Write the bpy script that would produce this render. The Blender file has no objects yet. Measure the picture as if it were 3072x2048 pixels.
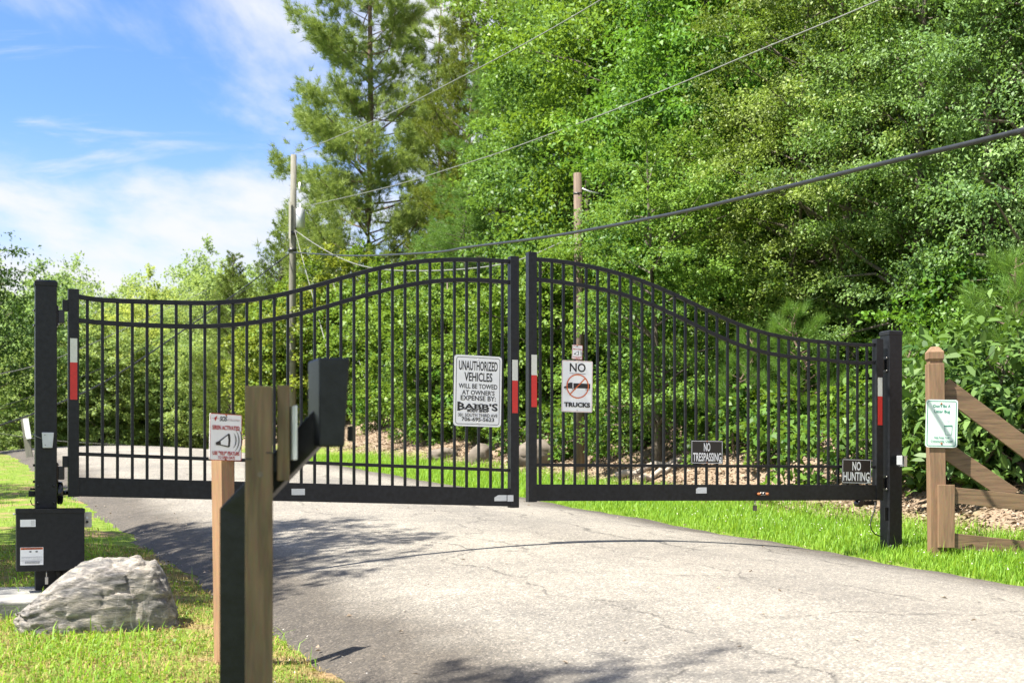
import bpy, bmesh, math, random
import numpy as np
from mathutils import Vector, noise as mnoise

random.seed(7)
S = bpy.context.scene
COL = S.collection
R = math.radians

# ------------------------------------------------------------------ camera
CAMZ = 1.49                      # eye height above the road under the camera
F = 3840.0                       # focal length in photo pixels (45 mm on 36 mm)
CX, HY = 1536.0, 1420.0          # principal column and horizon row
cam = bpy.data.cameras.new('camera')
cam.lens = 45.0
cam.sensor_width = 36.0
cam.shift_y = 396.0 / 3072.0
cam.clip_start = 0.1
cam.clip_end = 2000
cam.dof.use_dof = True
cam.dof.focus_distance = 11.5
cam.dof.aperture_fstop = 3.6
co = bpy.data.objects.new('camera', cam)
co.location = (0, 0, CAMZ)
co.rotation_euler = (R(90), 0, 0)
COL.objects.link(co)
S.camera = co

# ------------------------------------------------------------------ light
SUN = Vector((-0.9135, -0.407, 0.0)).normalized()   # the sun stands almost in the plane of the closed gate
SUN_EL = R(60)
sd = Vector((SUN.x * math.cos(SUN_EL), SUN.y * math.cos(SUN_EL), math.sin(SUN_EL)))
sun = bpy.data.lights.new('sun', 'SUN')
sun.energy = 5.0
sun.angle = R(0.53)
sun.color = (1.0, 0.94, 0.84)
so = bpy.data.objects.new('sun', sun)
so.rotation_euler = sd.to_track_quat('Z', 'Y').to_euler()
so.location = (-30, -25, 60)
COL.objects.link(so)

W = bpy.data.worlds.new('World')
S.world = W
W.use_nodes = True


def world_sky():
    nt = W.node_tree
    N, Lk = nt.nodes, nt.links
    N.clear()
    out = N.new('ShaderNodeOutputWorld')
    bg = N.new('ShaderNodeBackground')
    bg.inputs['Strength'].default_value = 0.097
    sky = N.new('ShaderNodeTexSky')
    sky.sky_type = 'NISHITA'
    sky.sun_disc = False
    sky.sun_elevation = SUN_EL
    # Blender's sky: rotation 0 puts the sun on +Y, growing towards +X
    sky.sun_rotation = math.atan2(sd.x, sd.y)
    sky.altitude = 300
    sky.air_density = 1.0
    sky.dust_density = 0.6
    sky.ozone_density = 4.0
    sat = N.new('ShaderNodeHueSaturation')
    sat.inputs['Saturation'].default_value = 1.2
    sat.inputs['Hue'].default_value = 0.514
    sat.inputs['Value'].default_value = 0.88
    Lk.new(sky.outputs[0], sat.inputs['Color'])
    tc = N.new('ShaderNodeTexCoord')
    sep = N.new('ShaderNodeSeparateXYZ')
    Lk.new(tc.outputs['Generated'], sep.inputs[0])

    def M(op, a, b=None, clamp=False):
        m = N.new('ShaderNodeMath')
        m.operation = op
        m.use_clamp = clamp
        for i, v in enumerate((a, b)):
            if v is None:
                continue
            if isinstance(v, (int, float)):
                m.inputs[i].default_value = v
            else:
                Lk.new(v, m.inputs[i])
        return m.outputs[0]
    zc = M('MAXIMUM', sep.outputs['Z'], 0.0)
    den = M('ADD', zc, 0.10)
    u = M('DIVIDE', sep.outputs['X'], den)
    v = M('DIVIDE', sep.outputs['Y'], den)
    comb = N.new('ShaderNodeCombineXYZ')
    Lk.new(u, comb.inputs[0])
    Lk.new(v, comb.inputs[1])

    def cloud(scale, loc, rot, sx, sy, detail, rough, lo, hi, dist=0.0):
        mp = N.new('ShaderNodeMapping')
        mp.inputs['Location'].default_value = loc
        mp.inputs['Rotation'].default_value = (0, 0, rot)
        mp.inputs['Scale'].default_value = (sx, sy, 1)
        Lk.new(comb.outputs[0], mp.inputs['Vector'])
        n = N.new('ShaderNodeTexNoise')
        n.inputs['Scale'].default_value = scale
        n.inputs['Detail'].default_value = detail
        n.inputs['Roughness'].default_value = rough
        n.inputs['Distortion'].default_value = dist
        Lk.new(mp.outputs[0], n.inputs['Vector'])
        mr = N.new('ShaderNodeMapRange')
        mr.interpolation_type = 'SMOOTHSTEP'
        mr.inputs['From Min'].default_value = lo
        mr.inputs['From Max'].default_value = hi
        Lk.new(n.outputs['Fac'], mr.inputs['Value'])
        return mr.outputs[0]
    a = cloud(0.85, CLOUD_A, 0.12, 1.0, 0.55, 9, 0.56, 0.43, 0.575, 0.25)     # broad white banks
    b = cloud(2.6, CLOUD_B, 0.5, 0.45, 1.2, 9, 0.62, 0.50, 0.78, 0.9)        # thin streaked wisps
    b2 = M('MULTIPLY', b, 0.75)
    both = M('MAXIMUM', a, b2)
    # low in the sky one looks along the cloud deck: it closes up into a pale veil
    mrh = N.new('ShaderNodeMapRange')
    mrh.interpolation_type = 'SMOOTHSTEP'
    mrh.inputs['From Min'].default_value = 0.02
    mrh.inputs['From Max'].default_value = 0.27
    mrh.inputs['To Min'].default_value = 0.85
    mrh.inputs['To Max'].default_value = 0.0
    Lk.new(zc, mrh.inputs['Value'])
    fac = M('ADD', both, M('MULTIPLY', mrh.outputs[0], M('SUBTRACT', 1.0, both)), True)
    mix = N.new('ShaderNodeMix')
    mix.data_type = 'RGBA'
    Lk.new(fac, mix.inputs[0])
    Lk.new(sat.outputs[0], mix.inputs[6])
    mix.inputs[7].default_value = (3.1, 3.17, 3.3, 1)
    Lk.new(mix.outputs[2], bg.inputs['Color'])
    Lk.new(bg.outputs[0], out.inputs['Surface'])


CLOUD_A = (-10.481, 1.769, 0.0)
CLOUD_B = (-5.202, 4.157, 0.0)
world_sky()

S.view_settings.view_transform = 'Standard'
S.view_settings.look = 'None'
S.view_settings.exposure = 1.68
S.view_settings.gamma = 1.0
S.view_settings.use_curve_mapping = False
S.render.engine = 'CYCLES'
S.cycles.use_denoising = True
S.cycles.max_bounces = 7
S.cycles.diffuse_bounces = 3
S.cycles.glossy_bounces = 2
S.cycles.transmission_bounces = 4
S.cycles.transparent_max_bounces = 6
S.cycles.sample_clamp_indirect = 6.0

# ------------------------------------------------------------------ materials
MATS = {}


def nodes(name):
    m = bpy.data.materials.new(name)
    m.use_nodes = True
    MATS[name] = m
    nt = m.node_tree
    return m, nt.nodes, nt.links, nt.nodes['Principled BSDF']


def simple(name, col, rough=0.5, metal=0.0, spec=0.5, var=0.0, vscale=20.0, bump=0.0, bscale=80.0, stretch=(1, 1, 1)):
    """plain coat with optional noise variation and fine bump"""
    m, N, L, P = nodes(name)
    P.inputs['Base Color'].default_value = (*col, 1)
    P.inputs['Roughness'].default_value = rough
    P.inputs['Metallic'].default_value = metal
    P.inputs['Specular IOR Level'].default_value = spec
    if var or bump:
        tc = N.new('ShaderNodeTexCoord')
        mp = N.new('ShaderNodeMapping')
        mp.inputs['Scale'].default_value = stretch
        L.new(tc.outputs['Object'], mp.inputs['Vector'])
    if var:
        n = N.new('ShaderNodeTexNoise')
        n.inputs['Scale'].default_value = vscale
        n.inputs['Detail'].default_value = 6
        n.inputs['Roughness'].default_value = 0.65
        L.new(mp.outputs[0], n.inputs['Vector'])
        cr = N.new('ShaderNodeValToRGB')
        cr.color_ramp.elements[0].position = 0.3
        cr.color_ramp.elements[1].position = 0.72
        cr.color_ramp.elements[0].color = tuple(max(0, c * (1 - var)) for c in col) + (1,)
        cr.color_ramp.elements[1].color = tuple(min(1, c * (1 + var)) for c in col) + (1,)
        L.new(n.outputs['Fac'], cr.inputs[0])
        L.new(cr.outputs[0], P.inputs['Base Color'])
    if bump:
        n2 = N.new('ShaderNodeTexNoise')
        n2.inputs['Scale'].default_value = bscale
        n2.inputs['Detail'].default_value = 5
        L.new(mp.outputs[0], n2.inputs['Vector'])
        b = N.new('ShaderNodeBump')
        b.inputs['Strength'].default_value = bump
        b.inputs['Distance'].default_value = 0.01
        L.new(n2.outputs['Fac'], b.inputs['Height'])
        L.new(b.outputs[0], P.inputs['Normal'])
    return m


simple('black_paint', (0.0075, 0.0085, 0.0105), 0.42, spec=0.35, var=0.75, vscale=26, bump=0.12, bscale=140)
simple('black_dusty', (0.009, 0.010, 0.012), 0.5, spec=0.35, var=0.5, vscale=30, bump=0.1, bscale=200)
simple('black_gloss', (0.008, 0.008, 0.009), 0.18)
simple('black_tape', (0.006, 0.006, 0.006), 0.7)
simple('tape_white', (0.62, 0.63, 0.58), 0.4, var=0.08, vscale=60)
simple('tape_red', (0.55, 0.022, 0.015), 0.4, var=0.1, vscale=60)
simple('sticker_grey', (0.6, 0.62, 0.62), 0.35, var=0.12, vscale=25, stretch=(1, 1, 4))
simple('sign_white', (0.83, 0.84, 0.85), 0.35, var=0.05, vscale=14)
simple('sign_white_worn', (0.62, 0.74, 0.68), 0.5, var=0.12, vscale=120)
simple('ink_black', (0.012, 0.012, 0.014), 0.5)
simple('ink_red', (0.42, 0.012, 0.02), 0.5)
simple('ink_orange', (0.6, 0.12, 0.02), 0.5)
simple('ink_green', (0.012, 0.20, 0.13), 0.5)
simple('ink_white', (0.78, 0.79, 0.8), 0.5)
simple('sign_black', (0.007, 0.007, 0.008), 0.32)
simple('grey_text', (0.35, 0.36, 0.38), 0.5)
simple('bolt_steel', (0.5, 0.48, 0.45), 0.35, metal=0.9)
simple('rust', (0.28, 0.09, 0.025), 0.8, var=0.4, vscale=60)
simple('aluminium', (0.55, 0.57, 0.58), 0.42, metal=0.55, var=0.1)
simple('pvc_beige', (0.5, 0.48, 0.4), 0.5, var=0.08)
simple('rubber', (0.012, 0.012, 0.012), 0.6)
simple('concrete', (0.23, 0.225, 0.205), 0.85, var=0.3, vscale=9, bump=0.4, bscale=60)
simple('pole_wood', (0.165, 0.16, 0.13), 0.85, var=0.35, vscale=7, bump=0.4, bscale=30, stretch=(6, 6, 0.5))
simple('pole_wood_dark', (0.125, 0.09, 0.066), 0.85, var=0.45, vscale=6, bump=0.5, bscale=30, stretch=(6, 6, 0.4))
simple('cable', (0.02, 0.021, 0.023), 0.4, var=0.3, vscale=8)
simple('wire_grey', (0.20, 0.205, 0.19), 0.5, metal=0.2)
simple('guard_yellow', (0.6, 0.45, 0.03), 0.5)
simple('bark', (0.13, 0.108, 0.085), 0.9, var=0.5, vscale=9, bump=0.7, bscale=25, stretch=(3, 3, 0.7))
simple('bark_pine', (0.15, 0.10, 0.075), 0.9, var=0.45, vscale=7, bump=0.7, bscale=20, stretch=(3, 3, 0.8))
simple('dead_wood', (0.34, 0.29, 0.24), 0.9, var=0.35, vscale=8, bump=0.4)
simple('stone_far', (0.15, 0.125, 0.10), 0.9, var=0.4, vscale=2.2, bump=0.7, bscale=7)


def wood(name, col, dark, sc=(9, 9, 0.7), rough=0.75, detail=0.55):
    m, N, L, P = nodes(name)
    tc = N.new('ShaderNodeTexCoord')
    mp = N.new('ShaderNodeMapping')
    mp.inputs['Scale'].default_value = sc
    L.new(tc.outputs['Object'], mp.inputs['Vector'])
    n = N.new('ShaderNodeTexNoise')
    n.inputs['Scale'].default_value = 3.2
    n.inputs['Detail'].default_value = 8
    n.inputs['Roughness'].default_value = detail
    n.inputs['Distortion'].default_value = 1.2
    L.new(mp.outputs[0], n.inputs['Vector'])
    cr = N.new('ShaderNodeValToRGB')
    cr.color_ramp.elements[0].position = 0.32
    cr.color_ramp.elements[0].color = (*dark, 1)
    cr.color_ramp.elements[1].position = 0.6
    cr.color_ramp.elements[1].color = (*col, 1)
    L.new(n.outputs['Fac'], cr.inputs[0])
    # saw marks and small checks
    w = N.new('ShaderNodeTexNoise')
    w.inputs['Scale'].default_value = 26
    w.inputs['Detail'].default_value = 4
    L.new(mp.outputs[0], w.inputs['Vector'])
    mx = N.new('ShaderNodeMix')
    mx.data_type = 'RGBA'
    mx.blend_type = 'MULTIPLY'
    mx.inputs[0].default_value = 0.5
    L.new(cr.outputs[0], mx.inputs[6])
    L.new(w.outputs['Color'], mx.inputs[7])
    gain = N.new('ShaderNodeMix')
    gain.data_type = 'RGBA'
    gain.blend_type = 'MULTIPLY'
    gain.inputs[0].default_value = 1.0
    gain.inputs[7].default_value = (1.3, 1.3, 1.3, 1)
    L.new(mx.outputs[2], gain.inputs[6])
    L.new(gain.outputs[2], P.inputs['Base Color'])
    P.inputs['Roughness'].default_value = rough
    b = N.new('ShaderNodeBump')
    b.inputs['Strength'].default_value = 0.35
    b.inputs['Distance'].default_value = 0.006
    L.new(n.outputs['Fac'], b.inputs['Height'])
    L.new(b.outputs[0], P.inputs['Normal'])
    return m


wood('wood_brown', (0.235, 0.145, 0.080), (0.15, 0.092, 0.050))
wood('wood_brown_rail', (0.19, 0.122, 0.066), (0.10, 0.063, 0.034), sc=(0.7, 9, 9))
wood('wood_tan', (0.31, 0.18, 0.098), (0.235, 0.135, 0.073))
wood('wood_treated', (0.165, 0.117, 0.062), (0.09, 0.064, 0.034))


def leaf_mat(name, dark, light, trans, rough=0.48, tmix=0.24, spec=0.22):
    m, N, L, P = nodes(name)
    at = N.new('ShaderNodeAttribute')
    at.attribute_name = 'tint'
    cr = N.new('ShaderNodeValToRGB')
    cr.color_ramp.elements[0].color = (*dark, 1)
    cr.color_ramp.elements[1].color = (*light, 1)
    L.new(at.outputs['Fac'], cr.inputs[0])
    oi = N.new('ShaderNodeObjectInfo')
    mx = N.new('ShaderNodeMix')
    mx.data_type = 'RGBA'
    mx.blend_type = 'MULTIPLY'
    mx.inputs[0].default_value = 1.0
    L.new(cr.outputs[0], mx.inputs[6])
    L.new(oi.outputs['Color'], mx.inputs[7])
    L.new(mx.outputs[2], P.inputs['Base Color'])
    P.inputs['Roughness'].default_value = rough
    P.inputs['Specular IOR Level'].default_value = spec
    tr = N.new('ShaderNodeBsdfTranslucent')
    mt = N.new('ShaderNodeMix')
    mt.data_type = 'RGBA'
    mt.blend_type = 'MULTIPLY'
    mt.inputs[0].default_value = 1.0
    mt.inputs[6].default_value = (*trans, 1)
    L.new(oi.outputs['Color'], mt.inputs[7])
    L.new(mt.outputs[2], tr.inputs['Color'])
    ms = N.new('ShaderNodeMixShader')
    ms.inputs[0].default_value = tmix
    L.new(P.outputs[0], ms.inputs[1])
    L.new(tr.outputs[0], ms.inputs[2])
    L.new(ms.outputs[0], N['Material Output'].inputs['Surface'])
    return m


leaf_mat('leaf_oak', (0.036, 0.100, 0.018), (0.150, 0.275, 0.038), (0.24, 0.42, 0.04))
leaf_mat('leaf_fine', (0.052, 0.112, 0.030), (0.220, 0.315, 0.095), (0.22, 0.36, 0.05), rough=0.5, spec=0.25)  # light end raised, putting the bright leaf highlights into the colour
leaf_mat('leaf_maple', (0.085, 0.150, 0.020), (0.180, 0.260, 0.035), (0.32, 0.44, 0.05))
leaf_mat('leaf_far', (0.115, 0.175, 0.055), (0.260, 0.330, 0.105), (0.42, 0.52, 0.13), tmix=0.36)  # pale foliage, brightened further so the colour carries the distance haze
leaf_mat('leaf_dark', (0.028, 0.066, 0.014), (0.065, 0.125, 0.024), (0.09, 0.17, 0.02))
leaf_mat('needle_pine', (0.115, 0.185, 0.045), (0.25, 0.32, 0.08), (0.34, 0.44, 0.09), rough=0.5, tmix=0.28)
leaf_mat('needle_cedar', (0.065, 0.115, 0.022), (0.140, 0.200, 0.032), (0.20, 0.29, 0.04), rough=0.6, tmix=0.3)
leaf_mat('needle_soft', (0.060, 0.140, 0.030), (0.130, 0.230, 0.048), (0.2, 0.34, 0.05), rough=0.5, tmix=0.3)
leaf_mat('grass_blade', (0.095, 0.225, 0.020), (0.250, 0.400, 0.045), (0.36, 0.56, 0.04), rough=0.5, tmix=0.35)
leaf_mat('clover_leaf', (0.080, 0.170, 0.022), (0.190, 0.270, 0.036), (0.30, 0.42, 0.03), rough=0.5, tmix=0.3)
leaf_mat('litter_leaf', (0.11, 0.078, 0.05), (0.45, 0.37, 0.28), (0.2, 0.13, 0.07), rough=0.8, tmix=0.12)
leaf_mat('grass_dry', (0.22, 0.16, 0.06), (0.42, 0.33, 0.13), (0.3, 0.24, 0.08), rough=0.7, tmix=0.2)
leaf_mat('flower_white', (0.6, 0.55, 0.5), (0.75, 0.72, 0.66), (0.4, 0.4, 0.35), rough=0.7, tmix=0.2)


def ground_mat():
    m, N, L, P = nodes('ground_soil')
    tc = N.new('ShaderNodeTexCoord')

    def nz(sc, det=6, rough=0.6):
        n = N.new('ShaderNodeTexNoise')
        n.inputs['Scale'].default_value = sc
        n.inputs['Detail'].default_value = det
        n.inputs['Roughness'].default_value = rough
        L.new(tc.outputs['Object'], n.inputs['Vector'])
        return n.outputs['Fac']

    def ramp(f, p0, c0, p1, c1):
        r = N.new('ShaderNodeValToRGB')
        r.color_ramp.elements[0].position = p0
        r.color_ramp.elements[0].color = (*c0, 1)
        r.color_ramp.elements[1].position = p1
        r.color_ramp.elements[1].color = (*c1, 1)
        L.new(f, r.inputs[0])
        return r.outputs[0]

    def mix(f, a, b):
        x = N.new('ShaderNodeMix')
        x.data_type = 'RGBA'
        L.new(f, x.inputs[0])
        L.new(a, x.inputs[6])
        L.new(b, x.inputs[7])
        return x.outputs[2]
    grass = ramp(nz(9, 8, 0.7), 0.3, (0.06, 0.10, 0.018), 0.7, (0.19, 0.26, 0.035))
    soil = ramp(nz(22, 8, 0.7), 0.3, (0.11, 0.075, 0.04), 0.75, (0.36, 0.25, 0.14))
    litter = ramp(nz(30, 9, 0.75), 0.3, (0.09, 0.06, 0.038), 0.72, (0.36, 0.28, 0.20))
    bare = ramp(nz(1.7, 5), 0.50, (0, 0, 0), 0.62, (1, 1, 1))
    a1 = N.new('ShaderNodeAttribute')
    a1.attribute_name = 'litter'
    a2 = N.new('ShaderNodeAttribute')
    a2.attribute_name = 'bare'
    mm = N.new('ShaderNodeMath')
    mm.operation = 'MULTIPLY'
    mm.use_clamp = True
    L.new(bare, mm.inputs[0])
    L.new(a2.outputs['Fac'], mm.inputs[1])
    col = mix(mm.outputs[0], grass, soil)
    col = mix(a1.outputs['Fac'], col, litter)
    L.new(col, P.inputs['Base Color'])
    P.inputs['Roughness'].default_value = 0.95
    P.inputs['Specular IOR Level'].default_value = 0.15
    b = N.new('ShaderNodeBump')
    b.inputs['Strength'].default_value = 0.6
    b.inputs['Distance'].default_value = 0.03
    L.new(nz(26, 8, 0.7), b.inputs['Height'])
    L.new(b.outputs[0], P.inputs['Normal'])


ground_mat()


def road_mat():
    m, N, L, P = nodes('asphalt')
    tc = N.new('ShaderNodeTexCoord')

    def nz(sc, det=5, rough=0.55, dist=0.0):
        n = N.new('ShaderNodeTexNoise')
        n.inputs['Scale'].default_value = sc
        n.inputs['Detail'].default_value = det
        n.inputs['Roughness'].default_value = rough
        n.inputs['Distortion'].default_value = dist
        L.new(tc.outputs['Object'], n.inputs['Vector'])
        return n

    def ramp(f, *st):
        r = N.new('ShaderNodeValToRGB')
        e = r.color_ramp.elements
        while len(e) < len(st):
            e.new(0.5)
        for k, (p, c) in enumerate(st):
            e[k].position = p
            e[k].color = (*c, 1) if len(c) == 3 else c
        L.new(f, r.inputs[0])
        return r.outputs[0]

    def mix(f, a, b, mode='MIX'):
        x = N.new('ShaderNodeMix')
        x.data_type = 'RGBA'
        x.blend_type = mode
        for i, v in ((0, f), (6, a), (7, b)):
            if isinstance(v, (float, tuple)):
                x.inputs[i].default_value = v
            else:
                L.new(v, x.inputs[i])
        return x.outputs[2]
    # exposed stones of the worn surface
    vo = N.new('ShaderNodeTexVoronoi')
    vo.inputs['Scale'].default_value = 90
    L.new(tc.outputs['Object'], vo.inputs['Vector'])
    sep = N.new('ShaderNodeSeparateColor')
    L.new(vo.outputs['Color'], sep.inputs[0])
    stones = ramp(sep.outputs[0], (0.0, (0.13, 0.124, 0.112)), (0.45, (0.198, 0.189, 0.170)), (0.85, (0.255, 0.235, 0.20)), (1.0, (0.40, 0.37, 0.33)))
    tar = ramp(vo.outputs['Distance'], (0.55, (1, 1, 1)), (0.85, (0.35, 0.35, 0.36)))
    col = mix(0.45, stones, tar, 'MULTIPLY')
    big = ramp(nz(0.55, 5).outputs['Fac'], (0.3, (0.80, 0.80, 0.80)), (0.7, (1.14, 1.12, 1.08)))
    col = mix(1.0, col, big, 'MULTIPLY')
    med = ramp(nz(5.5, 6, 0.7).outputs['Fac'], (0.3, (0.84, 0.84, 0.85)), (0.7, (1.12, 1.11, 1.1)))
    col = mix(1.0, col, med, 'MULTIPLY')
    # darker, tarry and dirty strips along the sides
    ed = N.new('ShaderNodeAttribute')
    ed.attribute_name = 'edge'
    en = N.new('ShaderNodeMath')
    en.operation = 'ADD'
    L.new(ed.outputs['Fac'], en.inputs[0])
    nn = nz(1.6, 6, 0.65)
    sc = N.new('ShaderNodeMath')
    sc.operation = 'MULTIPLY_ADD'
    sc.inputs[1].default_value = 0.7
    sc.inputs[2].default_value = -0.35
    L.new(nn.outputs['Fac'], sc.inputs[0])
    L.new(sc.outputs[0], en.inputs[1])
    ef = ramp(en.outputs[0], (0.25, (0, 0, 0)), (0.85, (1, 1, 1)))
    col = mix(ef, col, mix(1.0, col, (0.40, 0.38, 0.365, 1), 'MULTIPLY'))
    # cracks: wandering lines, only in some stretches
    wv = nz(1.3, 6, 0.6)
    vadd = N.new('ShaderNodeVectorMath')
    vadd.operation = 'MULTIPLY_ADD'
    vadd.inputs[1].default_value = (0.9, 0.9, 0.9)
    L.new(wv.outputs['Color'], vadd.inputs[0])
    L.new(tc.outputs['Object'], vadd.inputs[2])
    vc = N.new('ShaderNodeTexVoronoi')
    vc.feature = 'DISTANCE_TO_EDGE'
    vc.inputs['Scale'].default_value = 0.5
    L.new(vadd.outputs[0], vc.inputs['Vector'])
    cw = ramp(vc.outputs['Distance'], (0.0, (1, 1, 1)), (0.012, (0, 0, 0)))
    cm = ramp(nz(0.9, 4).outputs['Fac'], (0.44, (0, 0, 0)), (0.60, (1, 1, 1)))
    cf = mix(1.0, cw, cm, 'MULTIPLY')
    crum = ramp(nz(40, 4, 0.8).outputs['Fac'], (0.42, (0, 0, 0)), (0.55, (1, 1, 1)))
    cf = mix(1.0, cf, crum, 'MULTIPLY')
    # long ragged cracks running with the road, and the paler wheel tracks between them
    ac = N.new('ShaderNodeAttribute')
    ac.attribute_name = 'across'

    def mth(op, a, b=0.0, clamp=False):
        q = N.new('ShaderNodeMath')
        q.operation = op
        q.use_clamp = clamp
        for i, v in enumerate((a, b)):
            if isinstance(v, (int, float)):
                q.inputs[i].default_value = v
            else:
                L.new(v, q.inputs[i])
        return q.outputs[0]
    wob = mth('ADD', mth('MULTIPLY', nz(0.9, 3, 0.5).outputs['Fac'], 0.9), mth('MULTIPLY', nz(9, 5, 0.7).outputs['Fac'], 0.22))
    pos_ = mth('ADD', ac.outputs['Fac'], wob)
    brk = ramp(nz(1.1, 3, 0.6).outputs['Fac'], (0.44, (0, 0, 0)), (0.54, (1, 1, 1)))
    allc = cf
    for c_, wd in ((1.75, 0.022), (2.65, 0.03), (3.3, 0.014), (4.6, 0.016)):
        dd = mth('ABSOLUTE', mth('SUBTRACT', pos_, c_))
        ln_ = ramp(mth('DIVIDE', dd, wd), (0.5, (1, 1, 1)), (1.0, (0, 0, 0)))
        ln_ = mix(1.0, mix(1.0, ln_, brk, 'MULTIPLY'), crum, 'MULTIPLY')
        allc = mix(1.0, allc, ln_, 'LIGHTEN')
    track = ramp(mth('ABSOLUTE', mth('SUBTRACT', mth('MODULO', mth('ADD', pos_, 0.5), 1.8), 0.9)), (0.15, (1.07, 1.07, 1.06)), (0.75, (0.93, 0.93, 0.93)))
    col = mix(1.0, col, track, 'MULTIPLY')
    cf = allc
    col = mix(cf, col, (0.07, 0.066, 0.06, 1))
    L.new(col, P.inputs['Base Color'])
    P.inputs['Roughness'].default_value = 0.85
    P.inputs['Specular IOR Level'].default_value = 0.3
    b = N.new('ShaderNodeBump')
    b.inputs['Strength'].default_value = 0.55
    b.inputs['Distance'].default_value = 0.012
    inv = N.new('ShaderNodeMath')
    inv.operation = 'SUBTRACT'
    L.new(cf, inv.inputs[1])
    L.new(nz(55, 6, 0.7).outputs['Fac'], inv.inputs[0])
    L.new(inv.outputs[0], b.inputs['Height'])
    L.new(b.outputs[0], P.inputs['Normal'])


road_mat()


def rock_mat():
    m, N, L, P = nodes('rock_gneiss')
    tc = N.new('ShaderNodeTexCoord')

    def nz(sc, det, rough, scale, rot=(0, 0, 0), dist=0.0):
        mp = N.new('ShaderNodeMapping')
        mp.inputs['Scale'].default_value = scale
        mp.inputs['Rotation'].default_value = rot
        L.new(tc.outputs['Object'], mp.inputs['Vector'])
        n = N.new('ShaderNodeTexNoise')
        n.inputs['Scale'].default_value = sc
        n.inputs['Detail'].default_value = det
        n.inputs['Roughness'].default_value = rough
        n.inputs['Distortion'].default_value = dist
        L.new(mp.outputs[0], n.inputs['Vector'])
        return n.outputs['Fac']

    def ramp(f, *st):
        r = N.new('ShaderNodeValToRGB')
        e = r.color_ramp.elements
        while len(e) < len(st):
            e.new(0.5)
        for k, (p, c) in enumerate(st):
            e[k].position = p
            e[k].color = (*c, 1)
        L.new(f, r.inputs[0])
        return r.outputs[0]
    layers = nz(4.5, 10, 0.66, (1.0, 1.0, 4.5), (0, R(18), 0), 0.7)
    col = ramp(layers, (0.30, (0.065, 0.065, 0.07)), (0.42, (0.19, 0.188, 0.18)), (0.56, (0.34, 0.315, 0.275)), (0.70, (0.56, 0.54, 0.50)))
    spots = ramp(nz(2.6, 8, 0.7, (1, 1, 1)), (0.42, (0.62, 0.62, 0.66)), (0.62, (1.1, 1.06, 1.0)))
    mx = N.new('ShaderNodeMix')
    mx.data_type = 'RGBA'
    mx.blend_type = 'MULTIPLY'
    mx.inputs[0].default_value = 1.0
    L.new(col, mx.inputs[6])
    L.new(spots, mx.inputs[7])
    # pale quartz veins running down the face
    v = nz(2.2, 3, 0.5, (2.2, 1, 0.35), (0, R(14), 0), 0.3)
    vv = N.new('ShaderNodeMath')
    vv.operation = 'SUBTRACT'
    vv.inputs[1].default_value = 0.5
    L.new(v, vv.inputs[0])
    va = N.new('ShaderNodeMath')
    va.operation = 'ABSOLUTE'
    L.new(vv.outputs[0], va.inputs[0])
    vf = ramp(va.outputs[0], (0.0, (1, 1, 1)), (0.008, (0, 0, 0)))
    vm = ramp(nz(5, 5, 0.7, (1, 1, 1)), (0.5, (0, 0, 0)), (0.6, (0.85, 0.85, 0.85)))
    m2 = N.new('ShaderNodeMix')
    m2.data_type = 'RGBA'
    m2.blend_type = 'MULTIPLY'
    m2.inputs[0].default_value = 1.0
    L.new(vf, m2.inputs[6])
    L.new(vm, m2.inputs[7])
    m3 = N.new('ShaderNodeMix')
    m3.data_type = 'RGBA'
    L.new(m2.outputs[2], m3.inputs[0])
    L.new(mx.outputs[2], m3.inputs[6])
    m3.inputs[7].default_value = (0.6, 0.58, 0.54, 1)
    L.new(m3.outputs[2], P.inputs['Base Color'])
    P.inputs['Roughness'].default_value = 0.85
    b = N.new('ShaderNodeBump')
    b.inputs['Strength'].default_value = 1.0
    b.inputs['Distance'].default_value = 0.03
    fine = nz(26, 8, 0.75, (1.0, 1.0, 2.6), (0, R(18), 0), 0.4)
    hs = N.new('ShaderNodeMath')
    hs.operation = 'MULTIPLY_ADD'
    hs.inputs[1].default_value = 0.6
    L.new(fine, hs.inputs[0])
    L.new(layers, hs.inputs[2])
    L.new(hs.outputs[0], b.inputs['Height'])
    gm = N.new('ShaderNodeMix')
    gm.data_type = 'RGBA'
    gm.blend_type = 'MULTIPLY'
    gm.inputs[0].default_value = 1.0
    L.new(m3.outputs[2], gm.inputs[6])
    L.new(ramp(fine, (0.35, (0.62, 0.62, 0.63)), (0.62, (1.25, 1.24, 1.2))), gm.inputs[7])
    L.new(gm.outputs[2], P.inputs['Base Color'])
    L.new(b.outputs[0], P.inputs['Normal'])


rock_mat()

# ------------------------------------------------------------------ helpers


def tag(o, label=None, cat=None, group=None, kind=None):
    if label:
        o['label'] = label
    if cat:
        o['category'] = cat
    if group:
        o['group'] = group
    if kind:
        o['kind'] = kind
    return o


def thing(name, label, cat, loc=(0, 0, 0), rz=0.0, group=None):
    o = bpy.data.objects.new(name, None)
    o.empty_display_size = 0.1
    COL.objects.link(o)
    o.location = loc
    o.rotation_euler = (0, 0, rz)
    return tag(o, label, cat, group)


def link(name, mesh, parent=None):
    o = bpy.data.objects.new(name, mesh)
    COL.objects.link(o)
    if parent is not None:
        o.parent = parent
    return o


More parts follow.
